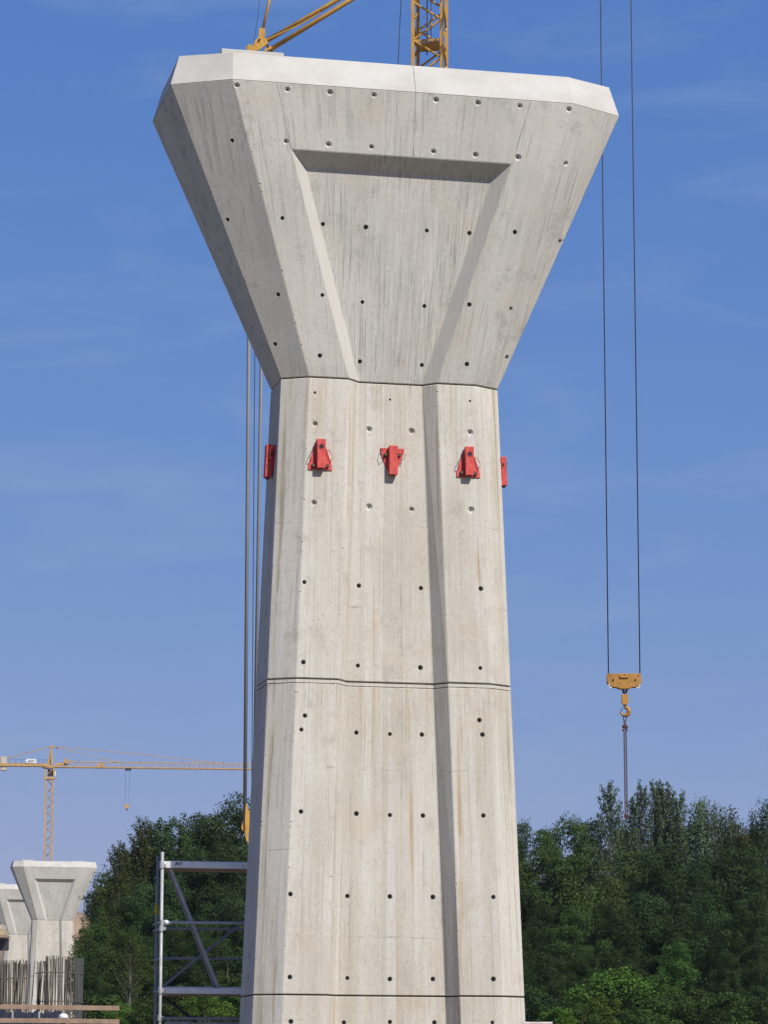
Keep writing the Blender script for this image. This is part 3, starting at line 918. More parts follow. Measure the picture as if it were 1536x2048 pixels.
c0 = npt(492, 1648, -0.02)
ring_torus(bm, 0.135, 0.02, Matrix.Translation(c0) @ Matrix.Rotation(math.pi / 2, 4, 'X'), 20, 6)
obj('rope_sheave', bm, M['ply'], near, True)
a = npt(498, 1676, 0.1)
bm = B(); beam(bm, a, NM @ Vector((-3.4, 0, 0.85)), 0.16, 0.2); obj('ballast_arm', bm, M['yellow'], near, True)
bm = B(); beam(bm, a, NM @ Vector((-0.6, 0, 0.85)), 0.16, 0.2); obj('ballast_arm', bm, M['yellow'], near, True)
# thin hoist rope left of the mast
bm = B(); path_tube(bm, [npt(794.5, 160, -0.4), npt(802, 0, -0.4), npt(811, -190, -0.4)], 0.014, 5); obj('hoist_rope', bm, M['dark'], near, True)
# jib above the frame carrying the hoist ropes
YH = 88.0
hk = at(1248.5, 1349, YH)
jz = NM @ Vector((0, 0, top_z))
j0 = Vector((mc.x, YC, jz.z - 0.6)); j1 = Vector((hk.x + 3.0, YC + (YH - YC) * 1.6, jz.z - 0.6))
jd = (Vector((hk.x, YH, 0)) - Vector((mc.x, YC, 0)))
jl = jd.length; jd.normalize()
jn = Vector((-jd.y, jd.x, 0))
J = lambda s, o, z: Vector((mc.x, YC, jz.z - 0.5 + z)) + jd * s + jn * o
for o_, z_ in ((-0.45, 0), (0.45, 0), (0, 0.9)):
    bm = B(); tube(bm, J(0, o_, z_), J(jl + 3, o_, z_), 0.05, 8); obj('jib_chord', bm, M['yellow'], near, True)
for i in range(int((jl + 3) / 0.9)):
    bm = B(); s = i * 0.9
    tube(bm, J(s, -0.45, 0), J(s + 0.45, 0, 0.9), 0.025, 6); tube(bm, J(s + 0.45, 0, 0.9), J(s + 0.9, -0.45, 0), 0.025, 6)
    tube(bm, J(s, 0.45, 0), J(s + 0.45, 0, 0.9), 0.025, 6); tube(bm, J(s + 0.45, 0, 0.9), J(s + 0.9, 0.45, 0), 0.025, 6)
    obj('jib_bracing', bm, M['yellow'], near, True)
bm = B(); box(bm, (0, 0, 0), (1.1, 1.0, 0.2), Matrix.Translation(J(jl, 0, -0.15))); obj('trolley', bm, M['yellow'], near, True)
tz = J(jl, 0, -0.2).z
for pxb, pxt in ((1217, 1201), (1280, 1262)):
    p = at(pxb, 1360, YH)
    q = at(pxt, 0, YH); q = p + (q - p) * ((tz - p.z) / (q.z - p.z))
    bm = B(); path_tube(bm, [p, (p + q) / 2, q], 0.017, 6); obj('hoist_rope', bm, M['dark'], near, True, True)

# ------------------------------------------------------------------ hook block and chain sling
hb = thing('hook_block', 'yellow crane hook block with two rope falls hanging clear in the blue sky', 'hook block', at(1248.5, 1430, YH))
HM = MATRIX[hb.name]
def hpx(x, y, dy=0.0):
    return at(x, y, YH) + Vector((0, dy, 0))
def hplate(poly, d0, d1, name, mat, par=None):
    bm = B()
    a = [bm.verts.new(hpx(x, y, d0)) for x, y in poly]; b = [bm.verts.new(hpx(x, y, d1)) for x, y in poly]
    n = len(a)
    fs = [bm.faces.new(a), bm.faces.new(b[::-1])] + [bm.faces.new((a[(i + 1) % n], a[i], b[i], b[(i + 1) % n])) for i in range(n)]
    bmesh.ops.recalc_face_normals(bm, faces=fs)
    bmesh.ops.bevel(bm, geom=[e for e in bm.edges], offset=0.006, segments=1, affect='EDGES')
    return obj(name, bm, mat, par or hb, True)
cheek = [(1213.5, 1348), (1281.5, 1348), (1282, 1366), (1278, 1373), (1273, 1375), (1263, 1375), (1258, 1378.5), (1239, 1378.5), (1234, 1376), (1222, 1374), (1214, 1366)]
hplate(cheek, -0.13, -0.10, 'cheek_plate', M['hook_yellow'])
hplate(cheek, 0.10, 0.13, 'cheek_plate', M['hook_yellow'])
hplate([(1239, 1351), (1256, 1351), (1256, 1357), (1239, 1357)], -0.17, -0.132, 'cross_plate', M['hook_yellow'])
for cx in (1226, 1270):
    bm = B(); tube(bm, hpx(cx, 1361, -0.06), hpx(cx, 1361, 0.06), 0.15, 20); obj('sheave', bm, M['dark'], hb, True)
    bm = B(); tube(bm, hpx(cx, 1361, -0.15), hpx(cx, 1361, 0.15), 0.03, 8); obj('sheave_pin', bm, M['bolt'], hb, True)
    bm = B(); path_tube(bm, [hpx(cx - 9 if cx < 1248 else cx + 9, 1369, -0.12), hpx(cx - 7 if cx < 1248 else cx + 8, 1375.5, -0.12), hpx(cx - 3 if cx < 1248 else cx + 2, 1377, -0.12)], 0.014, 6)
    obj('rope_guard', bm, M['alu'], hb, True)
for cx, cy in ((1219, 1351), (1277, 1352), (1248, 1351)):
    bm = B(); tube(bm, hpx(cx, cy, -0.185 if cx == 1248 else -0.145), hpx(cx, cy, -0.1), 0.016, 8); obj('bolt', bm, M['bolt'], hb, True)
# chain links joining block and hook
for k in range(2):
    bm = B()
    c = hpx(1249.5, 1381 + k * 7)
    ring_torus(bm, 0.055, 0.026, Matrix.Translation(c) @ Matrix.Rotation(math.pi / 2 * k, 4, 'Z') @ Matrix.Rotation(math.pi / 2, 4, 'X'), 14, 7, sy=1.5)
    obj('link', bm, M['chain'], hb, True, True)
hplate([(1243, 1389), (1256, 1389), (1256.5, 1405), (1254, 1410), (1246, 1410), (1243, 1405)], -0.08, 0.08, 'swivel_body', M['hook_yellow'])
bm = B(); tube(bm, hpx(1250, 1409), hpx(1250, 1414), 0.04, 10); obj('hook_shank', bm, M['hook_yellow'], hb, True, True)
bm = B()
pts = []
for i in range(17):
    a = math.radians(100 - i * 17.5)
    rr = 8.0
    pts.append((1250 + math.cos(a) * rr * 0.98, 1423 - math.sin(a) * rr))
rad = [0.038 + 0.030 * math.sin(math.pi * min(1, i / 13)) if i < 14 else 0.038 - (i - 13) * 0.008 for i in range(17)]
path_tube(bm, [hpx(x, y) for x, y in pts], rad, 10)
obj('hook', bm, M['hook_yellow'], hb, True, True)
bm = B(); path_tube(bm, [hpx(1246, 1414), hpx(1243, 1421), hpx(1240, 1427)], 0.012, 6); obj('safety_latch', bm, M['dark'], hb, True)

sl = thing('chain_sling', 'rusty two-strand chain sling hanging from the yellow crane hook', 'chain', hpx(1251, 1636))
bm = B(); ring_torus(bm, 0.055, 0.016, Matrix.Translation(hpx(1249.5, 1436)) @ Matrix.Rotation(math.pi / 2, 4, 'X'), 14, 7, sx=0.7, sy=1.7); obj('master_link', bm, M['chain'], sl, True, True)
bm = B(); ring_torus(bm, 0.04, 0.014, Matrix.Translation(hpx(1249.5, 1444)) @ Matrix.Rotation(0.9, 4, 'Z') @ Matrix.Rotation(math.pi / 2, 4, 'X'), 14, 7, sy=1.3); obj('coupling_link', bm, M['chain'], sl, True, True)
bm = B()
for cx, cy, r in ((1247.5, 1453, 0.06), (1252.5, 1454, 0.06), (1250, 1449, 0.05), (1246, 1460, 0.035), (1254, 1460, 0.035)):
    bmesh.ops.create_icosphere(bm, subdivisions=1, radius=r, matrix=Matrix.Translation(hpx(cx, cy)) @ Matrix.Rotation(cx, 4, 'X'))
obj('shortening_clutch', bm, M['chain'], sl, True)
for sx in (-1, 1):
    bm = B()
    n = 58
    for i in range(n):
        t = i / (n - 1)
        x = 1250 + 2.6 * t + sx * (1.9 + 0.15 * math.sin(i * 1.7)); y = 1458 + t * 172
        ring_torus(bm, 0.021, 0.0085, Matrix.Translation(hpx(x, y)) @ Matrix.Rotation(0.5 + math.pi / 2 * (i % 2), 4, 'Z') @ Matrix.Rotation(math.pi / 2, 4, 'X'), 8, 5, sy=1.45)
    tag(obj('chain_strand', bm, M['chain'], sl, True), kind='stuff')
bm = B()
ring_torus(bm, 0.05, 0.024, Matrix.Translation(hpx(1253, 1633)) @ Matrix.Rotation(math.pi / 2, 4, 'X'), 12, 7, math.radians(100), math.radians(400))
box(bm, (0, 0, 0), (0.1, 0.06, 0.06), Matrix.Translation(hpx(1252, 1630)))
obj('sling_hook', bm, M['bolt'], sl, True, True)

# ------------------------------------------------------------------ scaffold beside the pier
SV = Vector((-math.sin(PHI), math.cos(PHI), 0))
SU = Vector((math.cos(PHI), math.sin(PHI), 0))
sc_front = at(322, 1900, 48.1)
scaf = thing('scaffold', 'galvanised steel scaffold tower with pale deck beams beside the pier', 'scaffold', (sc_front.x, sc_front.y, 0), PHI)
def sp(px, py, dy=0.0):
    return on_plane(px, py, sc_front + SV * dy, SV)
def spost(pxt, pyt, pxb, dy, r, mat, nm='standard'):
    t = sp(pxt, pyt, dy); b = Vector((t.x, t.y, 0.02))
    bm = B(); tube(bm, b, t, r, 14); return obj(nm, bm, mat, scaf, True, True)
st = spost(325, 1704, 319, 0, 0.0255, M['steel'])
DB = 0.75
spost(315.5, 1712, 311, DB, 0.024, M['rod'])
# far end standards (behind the pier)
e0 = sp(325, 1704, 0) + SU * 2.57
for dy in (0, DB):
    t = e0 + SV * dy; bm = B(); tube(bm, Vector((t.x, t.y, 0.02)), t, 0.0245, 12); obj('standard', bm, M['steel'], scaf, True, True)
def sbeam(px, py, dy, hpx_, wid, mat, nm, x_end=None, length=2.5):
    a = sp(px, py, dy); b = a + SU * length
    hh = hpx_ / 128.5
    bm = B(); beam(bm, a, b, wid, hh); bmesh.ops.bevel(bm, geom=bm.edges[:], offset=0.004, segments=1, affect='EDGES')
    return obj(nm, bm, mat, scaf, True)
tb = sbeam(329, 1729, 0, 12.5, 0.05, M['alu'], 'deck_beam')
sbeam(329, 1738.5, DB * 0.5, 4, 0.62, M['wood'], 'deck_board')
sbeam(319, 1727, DB, 11, 0.05, M['alu'], 'deck_beam')
sbeam(326, 1981.5, 0, 11, 0.05, M['alu'], 'deck_beam')
sbeam(326, 1990.0, DB * 0.5, 3, 0.62, M['wood'], 'deck_board')
sbeam(316, 1978, DB, 10, 0.05, M['alu'], 'deck_beam')
# white plate that paints sunlight on the end of the top beam
a = sp(327.6, 1729, -0.028); bm = B(); beam(bm, a, a + SU * 0.10, 0.006, 0.098); obj('sunlit_beam_end', bm, M['white'], scaf, True)
def stube(p, q, r, nm='ledger', mat=None):
    bm = B(); tube(bm, p, q, r, 12); return obj(nm, bm, mat or M['steel'], scaf, True, True)
def led(px, py, dy, r=0.021, nm='ledger', mat=None):
    a = sp(px, py, dy); return stube(a, a + SU * 2.55, r, nm, mat)
led(329, 1844.5, -0.03, 0.024); led(318, 1857, DB, 0.020, mat=M['rod']); led(318, 1916.5, DB, 0.020, mat=M['rod'])
led(322, 2036.5, -0.03, 0.022, mat=M['rod']); led(330, 2045.5, DB, 0.022)
# clamps where tubes meet the standards
for (x, y) in ((324, 1846), (319.5, 2036), (323.5, 1731), (321, 1981), (322.5, 1857)):
    bm = B(); c = sp(x, y, -0.005)
    tube(bm, c + Vector((0, 0, -0.045)), c + Vector((0, 0, 0.045)), 0.036, 12)
    box(bm, (0, 0, 0), (0.05, 0.05, 0.05), Matrix.Translation(c + SU * 0.045 - SV * 0.01))
    obj('clamp', bm, M['steel'], scaf, True)
c = sp(329, 1845, -0.03); bm = B(); tube(bm, c, c + SU * 0.11, 0.042, 10, 0.024); obj('ledger_head', bm, M['alu'], scaf, True, True)
# braces
a, b = sp(340.5, 1736, 0.05), sp(437, 1977, 0.05)
bm = B(); beam(bm, a, b, 0.045, 0.045, SV); obj('deck_ladder_rail', bm, M['steel'], scaf, True)
a, b = sp(337, 1740, 0.16), sp(431, 1977, 0.16)
bm = B(); beam(bm, a, b, 0.035, 0.045, SV); obj('deck_ladder_rail', bm, M['rod'], scaf, True)
for i in range(7):
    t = (i + 0.6) / 7
    p = sp(340.5, 1736, 0.05).lerp(sp(437, 1977, 0.05), t); q = sp(337, 1740, 0.16).lerp(sp(431, 1977, 0.16), t)
    bm = B(); tube(bm, p, q, 0.013, 8); obj('ladder_rung', bm, M['rod'], scaf, True)
stube(sp(324, 1975, DB - 0.03), sp(489, 1842, DB - 0.03), 0.022, 'diagonal_brace', M['rod'])
stube(sp(326, 1992, DB - 0.03), sp(392, 2044, DB - 0.03), 0.022, 'diagonal_brace', M['dark'])
bm = B(); c = sp(388, 2037, DB - 0.05); box(bm, (0, 0, 0), (0.09, 0.06, 0.09), Matrix.Translation(c)); obj('clamp', bm, M['dark'], scaf, True)
t0, t1 = sp(313.3, 1808, DB), sp(313.1, 1829, DB); t1 = Vector((t0.x, t0.y, t1.z))
bm = B(); tube(bm, t1, t0, 0.0275, 12); obj('yellow_sticker', bm, M['sticker'], scaf, True, True)
# end guard tubes in depth
for py in (1845, 1858, 1917, 1981):
    p = sp(321.5, py, 0); stube(p, p + SV * DB, 0.019, 'transom', M['rod'])

def text_mesh(body, shear=0.0, ext=0.0):
    cu = bpy.data.curves.new('t', 'FONT'); cu.body = body; cu.size = 1.0; cu.shear = shear
    cu.extrude = ext; cu.align_x = 'LEFT'; cu.resolution_u = 3
    o = bpy.data.objects.new('t', cu); COL.objects.link(o)
    dg = bpy.context.evaluated_depsgraph_get(); dg.update()
    me = bpy.data.meshes.new_from_object(o.evaluated_get(dg), depsgraph=dg)
    bpy.data.objects.remove(o)
    me.materials.clear()
    return me

def put_text(me, origin, xdir, size, thick, mat, parent, wx=1.0, name='lettering'):
    x = xdir.normalized(); z = Vector((0, 0, 1)); y = z.cross(x)      # y points away from the reader
    Mx = Matrix((x * size * wx, z * size, -y * thick)).transposed().to_4x4(); Mx.translation = origin
    bm = B(); bm.from_mesh(me); bmesh.ops.transform(bm, matrix=Mx, verts=bm.verts)
    return obj(name, bm, mat, parent, True)

tm = text_mesh('ABST', 0.25, 0.5)
put_text(tm, sp(351, 1729.5, -0.0275), SU, 0.060, 0.003, M['black'], tb, 0.80)
bm = B()
q0 = sp(349, 1729.5, -0.0275)
x, z = SU, Vector((0, 0, 1))
vs = [q0, q0 + x * 0.034, q0 + x * 0.034 + z * 0.042]
vs2 = [v - SV * 0.003 for v in vs]
A_ = [bm.verts.new(v) for v in vs]; B_ = [bm.verts.new(v) for v in vs2]
bm.faces.new(A_); bm.faces.new(B_[::-1])
for i in range(3): bm.faces.new((A_[i], A_[(i + 1) % 3], B_[(i + 1) % 3], B_[i]))
obj('emblem', bm, M['black'], tb, True)

# warning boards low beside the pier
def board(x0, x1, py, Y, label, leg_x):
    a, b = at(x0, py, Y), at(x1, py, Y)
    th = thing('barrier_board', label, 'barrier', (a.x, a.y, 0))
    d = (b - a).normalized()
    bm = B(); beam(bm, a, b, 0.03, 0.026); obj('white_strip', bm, M['white'], th, True)
    dn = Vector((0, 0, -0.064)); bm = B(); beam(bm, a + dn, b + dn, 0.028, 0.10); obj('red_strip', bm, M['red'], th, True)
    for lx in leg_x:
        p = a.lerp(b, lx); bm = B(); tube(bm, Vector((p.x, p.y + 0.04, 0.01)), p + Vector((0, 0.04, 0.0)), 0.02, 8); obj('leg', bm, M['steel'], th, True)
board(350, 381, 2045, 50.6, 'short red and white barrier board seen under the scaffold', (0.2, 0.8))
board(960, 1105, 2045.5, 49.0, 'red and white barrier board poking out from behind the foot of the pier', (0.55, 0.93))

# ------------------------------------------------------------------ the distant tower crane
YF = 480.0
fp = lambda x, y, dy=0.0: at(x, y, YF) + Vector((0, dy, 0))
mf = fp(97.5, 1640)
gf = ground_h(mf.x, YF)
far = thing('tower_crane', 'distant yellow tower crane with long horizontal jib and white sign', 'crane', (mf.x, YF, gf), 0.12)
FM = MATRIX[far.name]
zf = lambda y: fp(97, y).z - gf
lattice_mast(far, 1.18, 0, zf(1556), zf(1600) - zf(1616), 0.10, 0.06, M['yellow_far'])
bm = B(); box(bm, (0, 0, zf(1557)), (1.6, 1.5, 0.35)); obj('climbing_collar', bm, M['yellow_far'], far)
for sx in (-1, 1):
    for sy in (-1, 1):
        bm = B(); box(bm, (sx * 0.62, sy * 0.55, (zf(1557) + zf(1536)) / 2), (0.22, 0.22, zf(1536) - zf(1557))); obj('turntable_post', bm, M['yellow_far'], far)
bm = B(); box(bm, (0.1, 0.1, (zf(1552) + zf(1539)) / 2), (0.85, 0.8, zf(1539) - zf(1552))); obj('cab', bm, M['dark'], far)
bm = B(); box(bm, (0.85, -0.4, (zf(1553) + zf(1543)) / 2), (0.12, 0.5, zf(1543) - zf(1553))); obj('cab_panel', bm, M['white'], far)
bm = B(); beam(bm, fp(97 - 9, 1556, -0.7), fp(106, 1540, -0.7), 0.09, 0.09); obj('turntable_brace', bm, M['yellow_far'], far, True)
bm = B(); tube(bm, fp(97, 1536.5), fp(97, 1533), 0.95, 16); obj('slewing_ring', bm, M['yellow_far'], far, True)
# tower head
for x0, y0, dy, r in ((95.5, 1531, -0.5, 0.09), (95.5, 1531, 0.5, 0.09), (104, 1531, -0.5, 0.14), (104, 1531, 0.5, 0.14)):
    bm = B(); tube(bm, fp(x0, y0, dy), fp(103, 1494, dy * 0.3), r, 8, r * 0.8); obj('head_leg', bm, M['yellow_far'], far, True)
bm = B(); beam(bm, fp(97.5, 1493.5), fp(110, 1493.5), 0.35, 0.22); obj('head_cap', bm, M['yellow_far'], far, True)
bm = B(); beam(bm, fp(110, 1493.5), fp(119, 1495), 0.2, 0.14); obj('tie_anchor', bm, M['yellow_far'], far, True)
bm = B(); box(bm, (0, 0, 0), (0.6, 0.6, 0.7), Matrix.Translation(fp(99.5, 1523))); obj('head_box', bm, M['yellow_far'], far, True)
# counter jib and counterweight
JD = Vector((1, 0.09, 0)).normalized(); JN = Vector((-JD.y, JD.x, 0))
FX = lambda px, py: mf + JD * ((px - 97.5) / 12.75) + Vector((0, 0, fp(97.5, py).z - mf.z))
for o_ in (-0.55, 0.55):
    bm = B(); beam(bm, FX(97, 1531) + JN * o_, FX(-22, 1531) + JN * o_, 0.14, 0.42); obj('counter_jib_beam', bm, M['yellow_far'], far, True)
for k in range(6):
    c = FX(90 - k * 20, 1531); bm = B(); beam(bm, c - JN * 0.48, c + JN * 0.48, 0.12, 0.3); obj('counter_jib_crossbeam', bm, M['yellow_far'], far, True)
bm = B(); beam(bm, FX(88, 1527.5), FX(-20, 1527.5), 0.8, 0.05); obj('walkway', bm, M['steel'], far, True)
for k, (xa, xb) in enumerate(((-12, -0.5), (0.5, 12.5))):
    bm = B(); box(bm, (0, 0, 0), ((xb - xa) / 12.9, 0.9, 2.15), Matrix.Translation(FX((xa + xb) / 2, 1528.5)) @ Matrix.Rotation(0.09, 4, 'Z'))
    bmesh.ops.bevel(bm, geom=bm.edges[:], offset=0.05, segments=1, affect='EDGES')
    obj('counterweight', bm, M['cream'], far, True)
for px in (18, 30, 42, 76, 84):
    bm = B(); c = FX(px, 1520) - JN * 0.5; tube(bm, c, FX(px, 1530) - JN * 0.5, 0.022, 5); obj('railing_post', bm, M['dark'], far, True)
bm = B(); tube(bm, FX(14, 1519.5) - JN * 0.5, FX(94, 1520.5) - JN * 0.5, 0.02, 5); obj('hand_rail', bm, M['dark'], far, True)
# jib: two bottom chords, one top chord, bracing
JL0, JL1 = 104, 560
yb = lambda px: 1534.3 - 0.1 * (px - 100) / 400
for o_ in (-0.5, 0.5):
    bm = B(); tube(bm, FX(JL0, 1534.2) + JN * o_, FX(JL1, 1534.2) + JN * o_, 0.085, 6); obj('jib_chord', bm, M['yellow_far'], far, True)
bm = B(); tube(bm, FX(134, 1523.0), FX(JL1, 1523.0), 0.075, 6); obj('jib_chord', bm, M['yellow_far'], far, True)
n = 44
for i in range(n):
    s0 = 134 + (JL1 - 134) * i / n; s1 = 134 + (JL1 - 134) * (i + 1) / n; sm = (s0 + s1) / 2
    bm = B()
    for o_ in (-0.5, 0.5):
        tube(bm, FX(s0, 1534.2) + JN * o_, FX(sm, 1523), 0.03, 5); tube(bm, FX(sm, 1523), FX(s1, 1534.2) + JN * o_, 0.03, 5)
    tube(bm, FX(s0, 1534.2) - JN * 0.5, FX(s1, 1534.2) + JN * 0.5, 0.03, 5)
    obj('jib_bracing', bm, M['yellow_far'], far, True)
for px in (154, 275, 360, 440):
    bm = B(); tube(bm, FX(px, 1524), FX(px, 1519.5), 0.05, 5); obj('jib_peg', bm, M['dark'], far, True)
def tie(pts, r=0.045):
    bm = B(); path_tube(bm, pts, r, 5); obj('tie_bar', bm, M['yellow_far'], far, True)
tie([fp(104, 1493.5), FX(235, 1522.5)]); tie([fp(110, 1493.5), FX(260, 1505), FX(440, 1522.5)], 0.05); tie([fp(100, 1493.5), FX(4, 1519)], 0.04); tie([fp(100, 1493.5), FX(60, 1506), FX(-20, 1526)], 0.03)
bm = B(); beam(bm, FX(224, 1522), FX(236, 1523.2), 0.3, 0.14); obj('tie_lug', bm, M['yellow_far'], far, True)
bm = B(); tube(bm, FX(130.5, 1522.5) - JN * 0.5, FX(130.5, 1522.5) + JN * 0.5, 0.40, 16); obj('winch_drum', bm, M['yellow_far'], far, True)
bm = B(); beam(bm, FX(108, 1529.5), FX(124, 1527.5), 0.7, 0.42); beam(bm, FX(122, 1527), FX(132, 1530), 0.6, 0.3); obj('winch_frame', bm, M['yellow_far'], far, True)
bm = B(); box(bm, (0, 0, 0), (0.45, 0.5, 0.4), Matrix.Translation(FX(193, 1530))); box(bm, (0, 0, 0), (0.5, 0.5, 0.55), Matrix.Translation(FX(199.5, 1529))); obj('trolley_winch', bm, M['yellow_far'], far, True)
bm = B(); beam(bm, FX(246, 1536.5), FX(258, 1536.5), 1.2, 0.2); tube(bm, FX(249, 1538.3) - JN * 0.2, FX(249, 1538.3) + JN * 0.2, 0.14, 8); tube(bm, FX(255, 1538.3) - JN * 0.2, FX(255, 1538.3) + JN * 0.2, 0.14, 8); obj('trolley', bm, M['dark'], far, True)
hkf = FX(251.3, 1608)
for px in (247.5, 255.5):
    bm = B(); tube(bm, FX(px, 1538), FX(250.8 + (px - 251.5) * 0.9, 1608), 0.016, 5); obj('hoist_rope', bm, M['dark'], far, True)
# sign
sg0 = FX(60, 1523.2) - JN * 0.7
bm = B()
for poly in ([(-11, 0.2), (-9.5, 2.6), (-7.5, 4.2), (11.2, 3.8), (10.4, 1.5), (11, -4.8), (5.5, -4.6), (5.2, -4.0), (-8.8, -3.6), (-9.6, -1.5)],):
    pv = [sg0 + JD * (a / 12.8) + Vector((0, 0, b / 12.8)) for a, b in poly]
    a_ = [bm.verts.new(v) for v in pv]; b_ = [bm.verts.new(v + JN * 0.05) for v in pv]
    fs = [bm.faces.new(a_), bm.faces.new(b_[::-1])] + [bm.faces.new((a_[(i + 1) % len(a_)], a_[i], b_[i], b_[(i + 1) % len(a_)])) for i in range(len(a_))]
    bmesh.ops.recalc_face_normals(bm, faces=fs)
sign = obj('sign_board', bm, M['white'], far, True)
for px in (54, 66):
    bm = B(); tube(bm, FX(px, 1530) - JN * 0.6, FX(px, 1523) - JN * 0.6, 0.04, 6); obj('sign_post', bm, M['steel'], far, True)
put_text(text_mesh('A', 0.1, 0.5), sg0 - JN * 0.03 + JD * (-6.0 / 12.8) + Vector((0, 0, -2.4 / 12.8)), JD, 0.56, 0.03, M['black'], sign, 1.0)
put_text(text_mesh('BST', 0.1, 0.5), sg0 - JN * 0.03 + JD * (-0.8 / 12.8) + Vector((0, 0, -2.0 / 12.8)), JD, 0.40, 0.03, M['rod'], sign, 0.98)

fh = thing('hook_block', 'tiny orange yellow hook block hanging from the distant crane jib', 'hook block', FX(251, 1617))
bm = B(); tube(bm, FX(251, 1611) - JN * 0.14, FX(251, 1611) + JN * 0.14, 0.36, 14); obj('sheave_case', bm, M['yellow_far'], fh, True)
bm = B(); tube(bm, FX(251, 1613), FX(251, 1616.5), 0.09, 8); ring_torus(bm, 0.13, 0.05, Matrix.Translation(FX(251, 1617.5)) @ Matrix.Rotation(math.pi / 2, 4, 'X'), 10, 6, math.radians(90), math.radians(390)); obj('hook', bm, M['dark'], fh, True)

# ------------------------------------------------------------------ starter bars, guard rail, heap at the left
YR = 92.0
rp = lambda x, y, dy=0.0: at(x, y, YR) + Vector((0, dy, 0))
gr = ground_h(-10, YR)
def cage(label, xs_tops, base_px, dys):
    b0 = rp(base_px, 2040)
    th = thing('rebar_cage', label, 'rebar cage', (b0.x, YR, gr), 0, 'cages of starter bars for new piers')
    for (x, yt, dy, lean) in xs_tops:
        t = rp(x, yt, dy); b = Vector((t.x + lean, t.y, gr - 0.05))
        bm = B(); tube(bm, b, t, random.uniform(0.014, 0.019), 6)
        obj('reinforcing_bar', bm, M['dark_bar'] if 150.6 < x < 161 else M['rebar'], th, True)
    return th
def bars(x0, x1, yt, step, dy, jit=3.0):
    out = []; x = x0
    while x < x1:
        out.append((x, yt + random.uniform(-1.2, 2.5) + (random.uniform(0, 6) if random.random() < 0.12 else 0), dy + random.uniform(-0.06, 0.06), random.uniform(-0.05, 0.05) if random.random() < 0.75 else random.uniform(-0.2, 0.2)))
        if random.random() < 0.35: out.append((x + 1.6, yt + random.uniform(0, 4), dy + 0.1, random.uniform(-0.08, 0.08)))
        x += step * random.uniform(0.7, 1.3)
    return out
right = bars(92, 149, 1911, 4.0, 0.0) + bars(94, 149, 1914, 4.4, 1.1) + bars(66, 92, 1921, 4.0, 0.5)
right += [(151 + i * 1.15, 1914 + random.uniform(-1.5, 5), i * 0.16, random.uniform(-0.015, 0.015)) for i in range(8)]
ca = cage('upright rusty starter bars with a hoop in front of the smaller looking pier', right, 110, 0)
for yy in (1945.5, 2003):
    bm = B(); path_tube(bm, [rp(67, yy, 0.5), rp(92, yy - 1, -0.05), rp(150, yy, -0.05), rp(160, yy, 1.2)], 0.014, 5); obj('hoop', bm, M['rebar'], ca, True)
left = bars(-14, 64, 1922, 4.0, -0.9) + bars(-12, 62, 1925, 4.6, 0.4)
cb = cage('upright rusty starter bars standing in front of the partly hidden pier', left, 30, 0)
for yy in (1958.5, 2006):
    bm = B(); path_tube(bm, [rp(-14, yy, -0.95), rp(62, yy, -0.95)], 0.014, 5); obj('hoop', bm, M['rebar'], cb, True)

YG = 88.0
gp = lambda x, y, dy=0.0: at(x, y, YG) + Vector((0, dy, 0))
g0 = gp(120, 2030)
rail = thing('guard_rail', 'raw timber two-rail site guard rail in front of the starter bars', 'railing', (g0.x, YG, ground_h(g0.x, YG)))
for (xa, ya, xb, yb_, hp) in ((-60, 2012.8, 77.5, 2014.2, 9.0), (77.5, 2014.6, 239, 2016.5, 9.4), (-60, 2040.5, 77.5, 2041.5, 9.0), (77.5, 2041.2, 239, 2043.5, 9.4)):
    bm = B(); beam(bm, gp(xa, ya), gp(xb - 0.3, yb_), 0.032, hp / 70.3); bmesh.ops.bevel(bm, geom=bm.edges[:], offset=0.005, segments=1, affect='EDGES')
    obj('rail_board', bm, M['wood'], rail, True)
for px in (25.5, 78.5, 170.5, -30):
    t = gp(px, 2012, 0.05); bm = B(); beam(bm, Vector((t.x, t.y, ground_h(t.x, YG) - 0.1)), t, 0.055, 0.045, Vector((1, 0, 0))); obj('rail_post', bm, M['steel'] if px != 170.5 else M['dark'], rail, True)

# heap of dark sheeting between rail and bars
bm = B()
nx, ny = 40, 10
hv = []
for j in range(ny + 1):
    row = []
    for i in range(nx + 1):
        x = -20 + 148 * i / nx
        yt = 2021 + 3.5 * (i / nx) + 3 * math.sin(i * 0.7) + 2 * math.sin(i * 1.9 + 1)
        if i > nx - 8: yt = 2019 + (i - nx + 4) ** 2 * 0.7
        t = j / ny
        z_top = at(x, yt, YG + 2).z; base = ground_h(-10, YG + 2)
        prof = math.sin(math.pi * t) ** 0.6
        p = at(x, yt, YG + 2)
        row.append(bm.verts.new((p.x + random.uniform(-.02, .02), YG + 0.8 + 2.2 * t, base - 0.02 + (z_top - base) * prof + random.uniform(-0.03, 0.03) * prof)))
    hv.append(row)
for j in range(ny):
    for i in range(nx):
        bm.faces.new((hv[j][i], hv[j][i + 1], hv[j + 1][i + 1], hv[j + 1][i]))
heap = tag(obj('sheeting_heap', bm, M['tarp']), 'dark plastic sheeting heaped behind the timber guard rail', 'sheeting')
hm = thing('hard_hat', 'small white hard hat lying on the dark sheeting heap', 'helmet', gp(122, 2033, 0.65))
bm = B(); bmesh.ops.create_uvsphere(bm, u_segments=14, v_segments=8, radius=0.12, matrix=Matrix.Translation(gp(122, 2033, 0.65)) @ Matrix.Diagonal((1.15, 1.3, 0.85, 1)))
bmesh.ops.bisect_plane(bm, geom=bm.verts[:] + bm.edges[:] + bm.faces[:], plane_co=gp(122, 2034.5, 0.65), plane_no=(0, 0, 1), clear_inner=True)
obj('shell', bm, M['white'], hm, True, True)
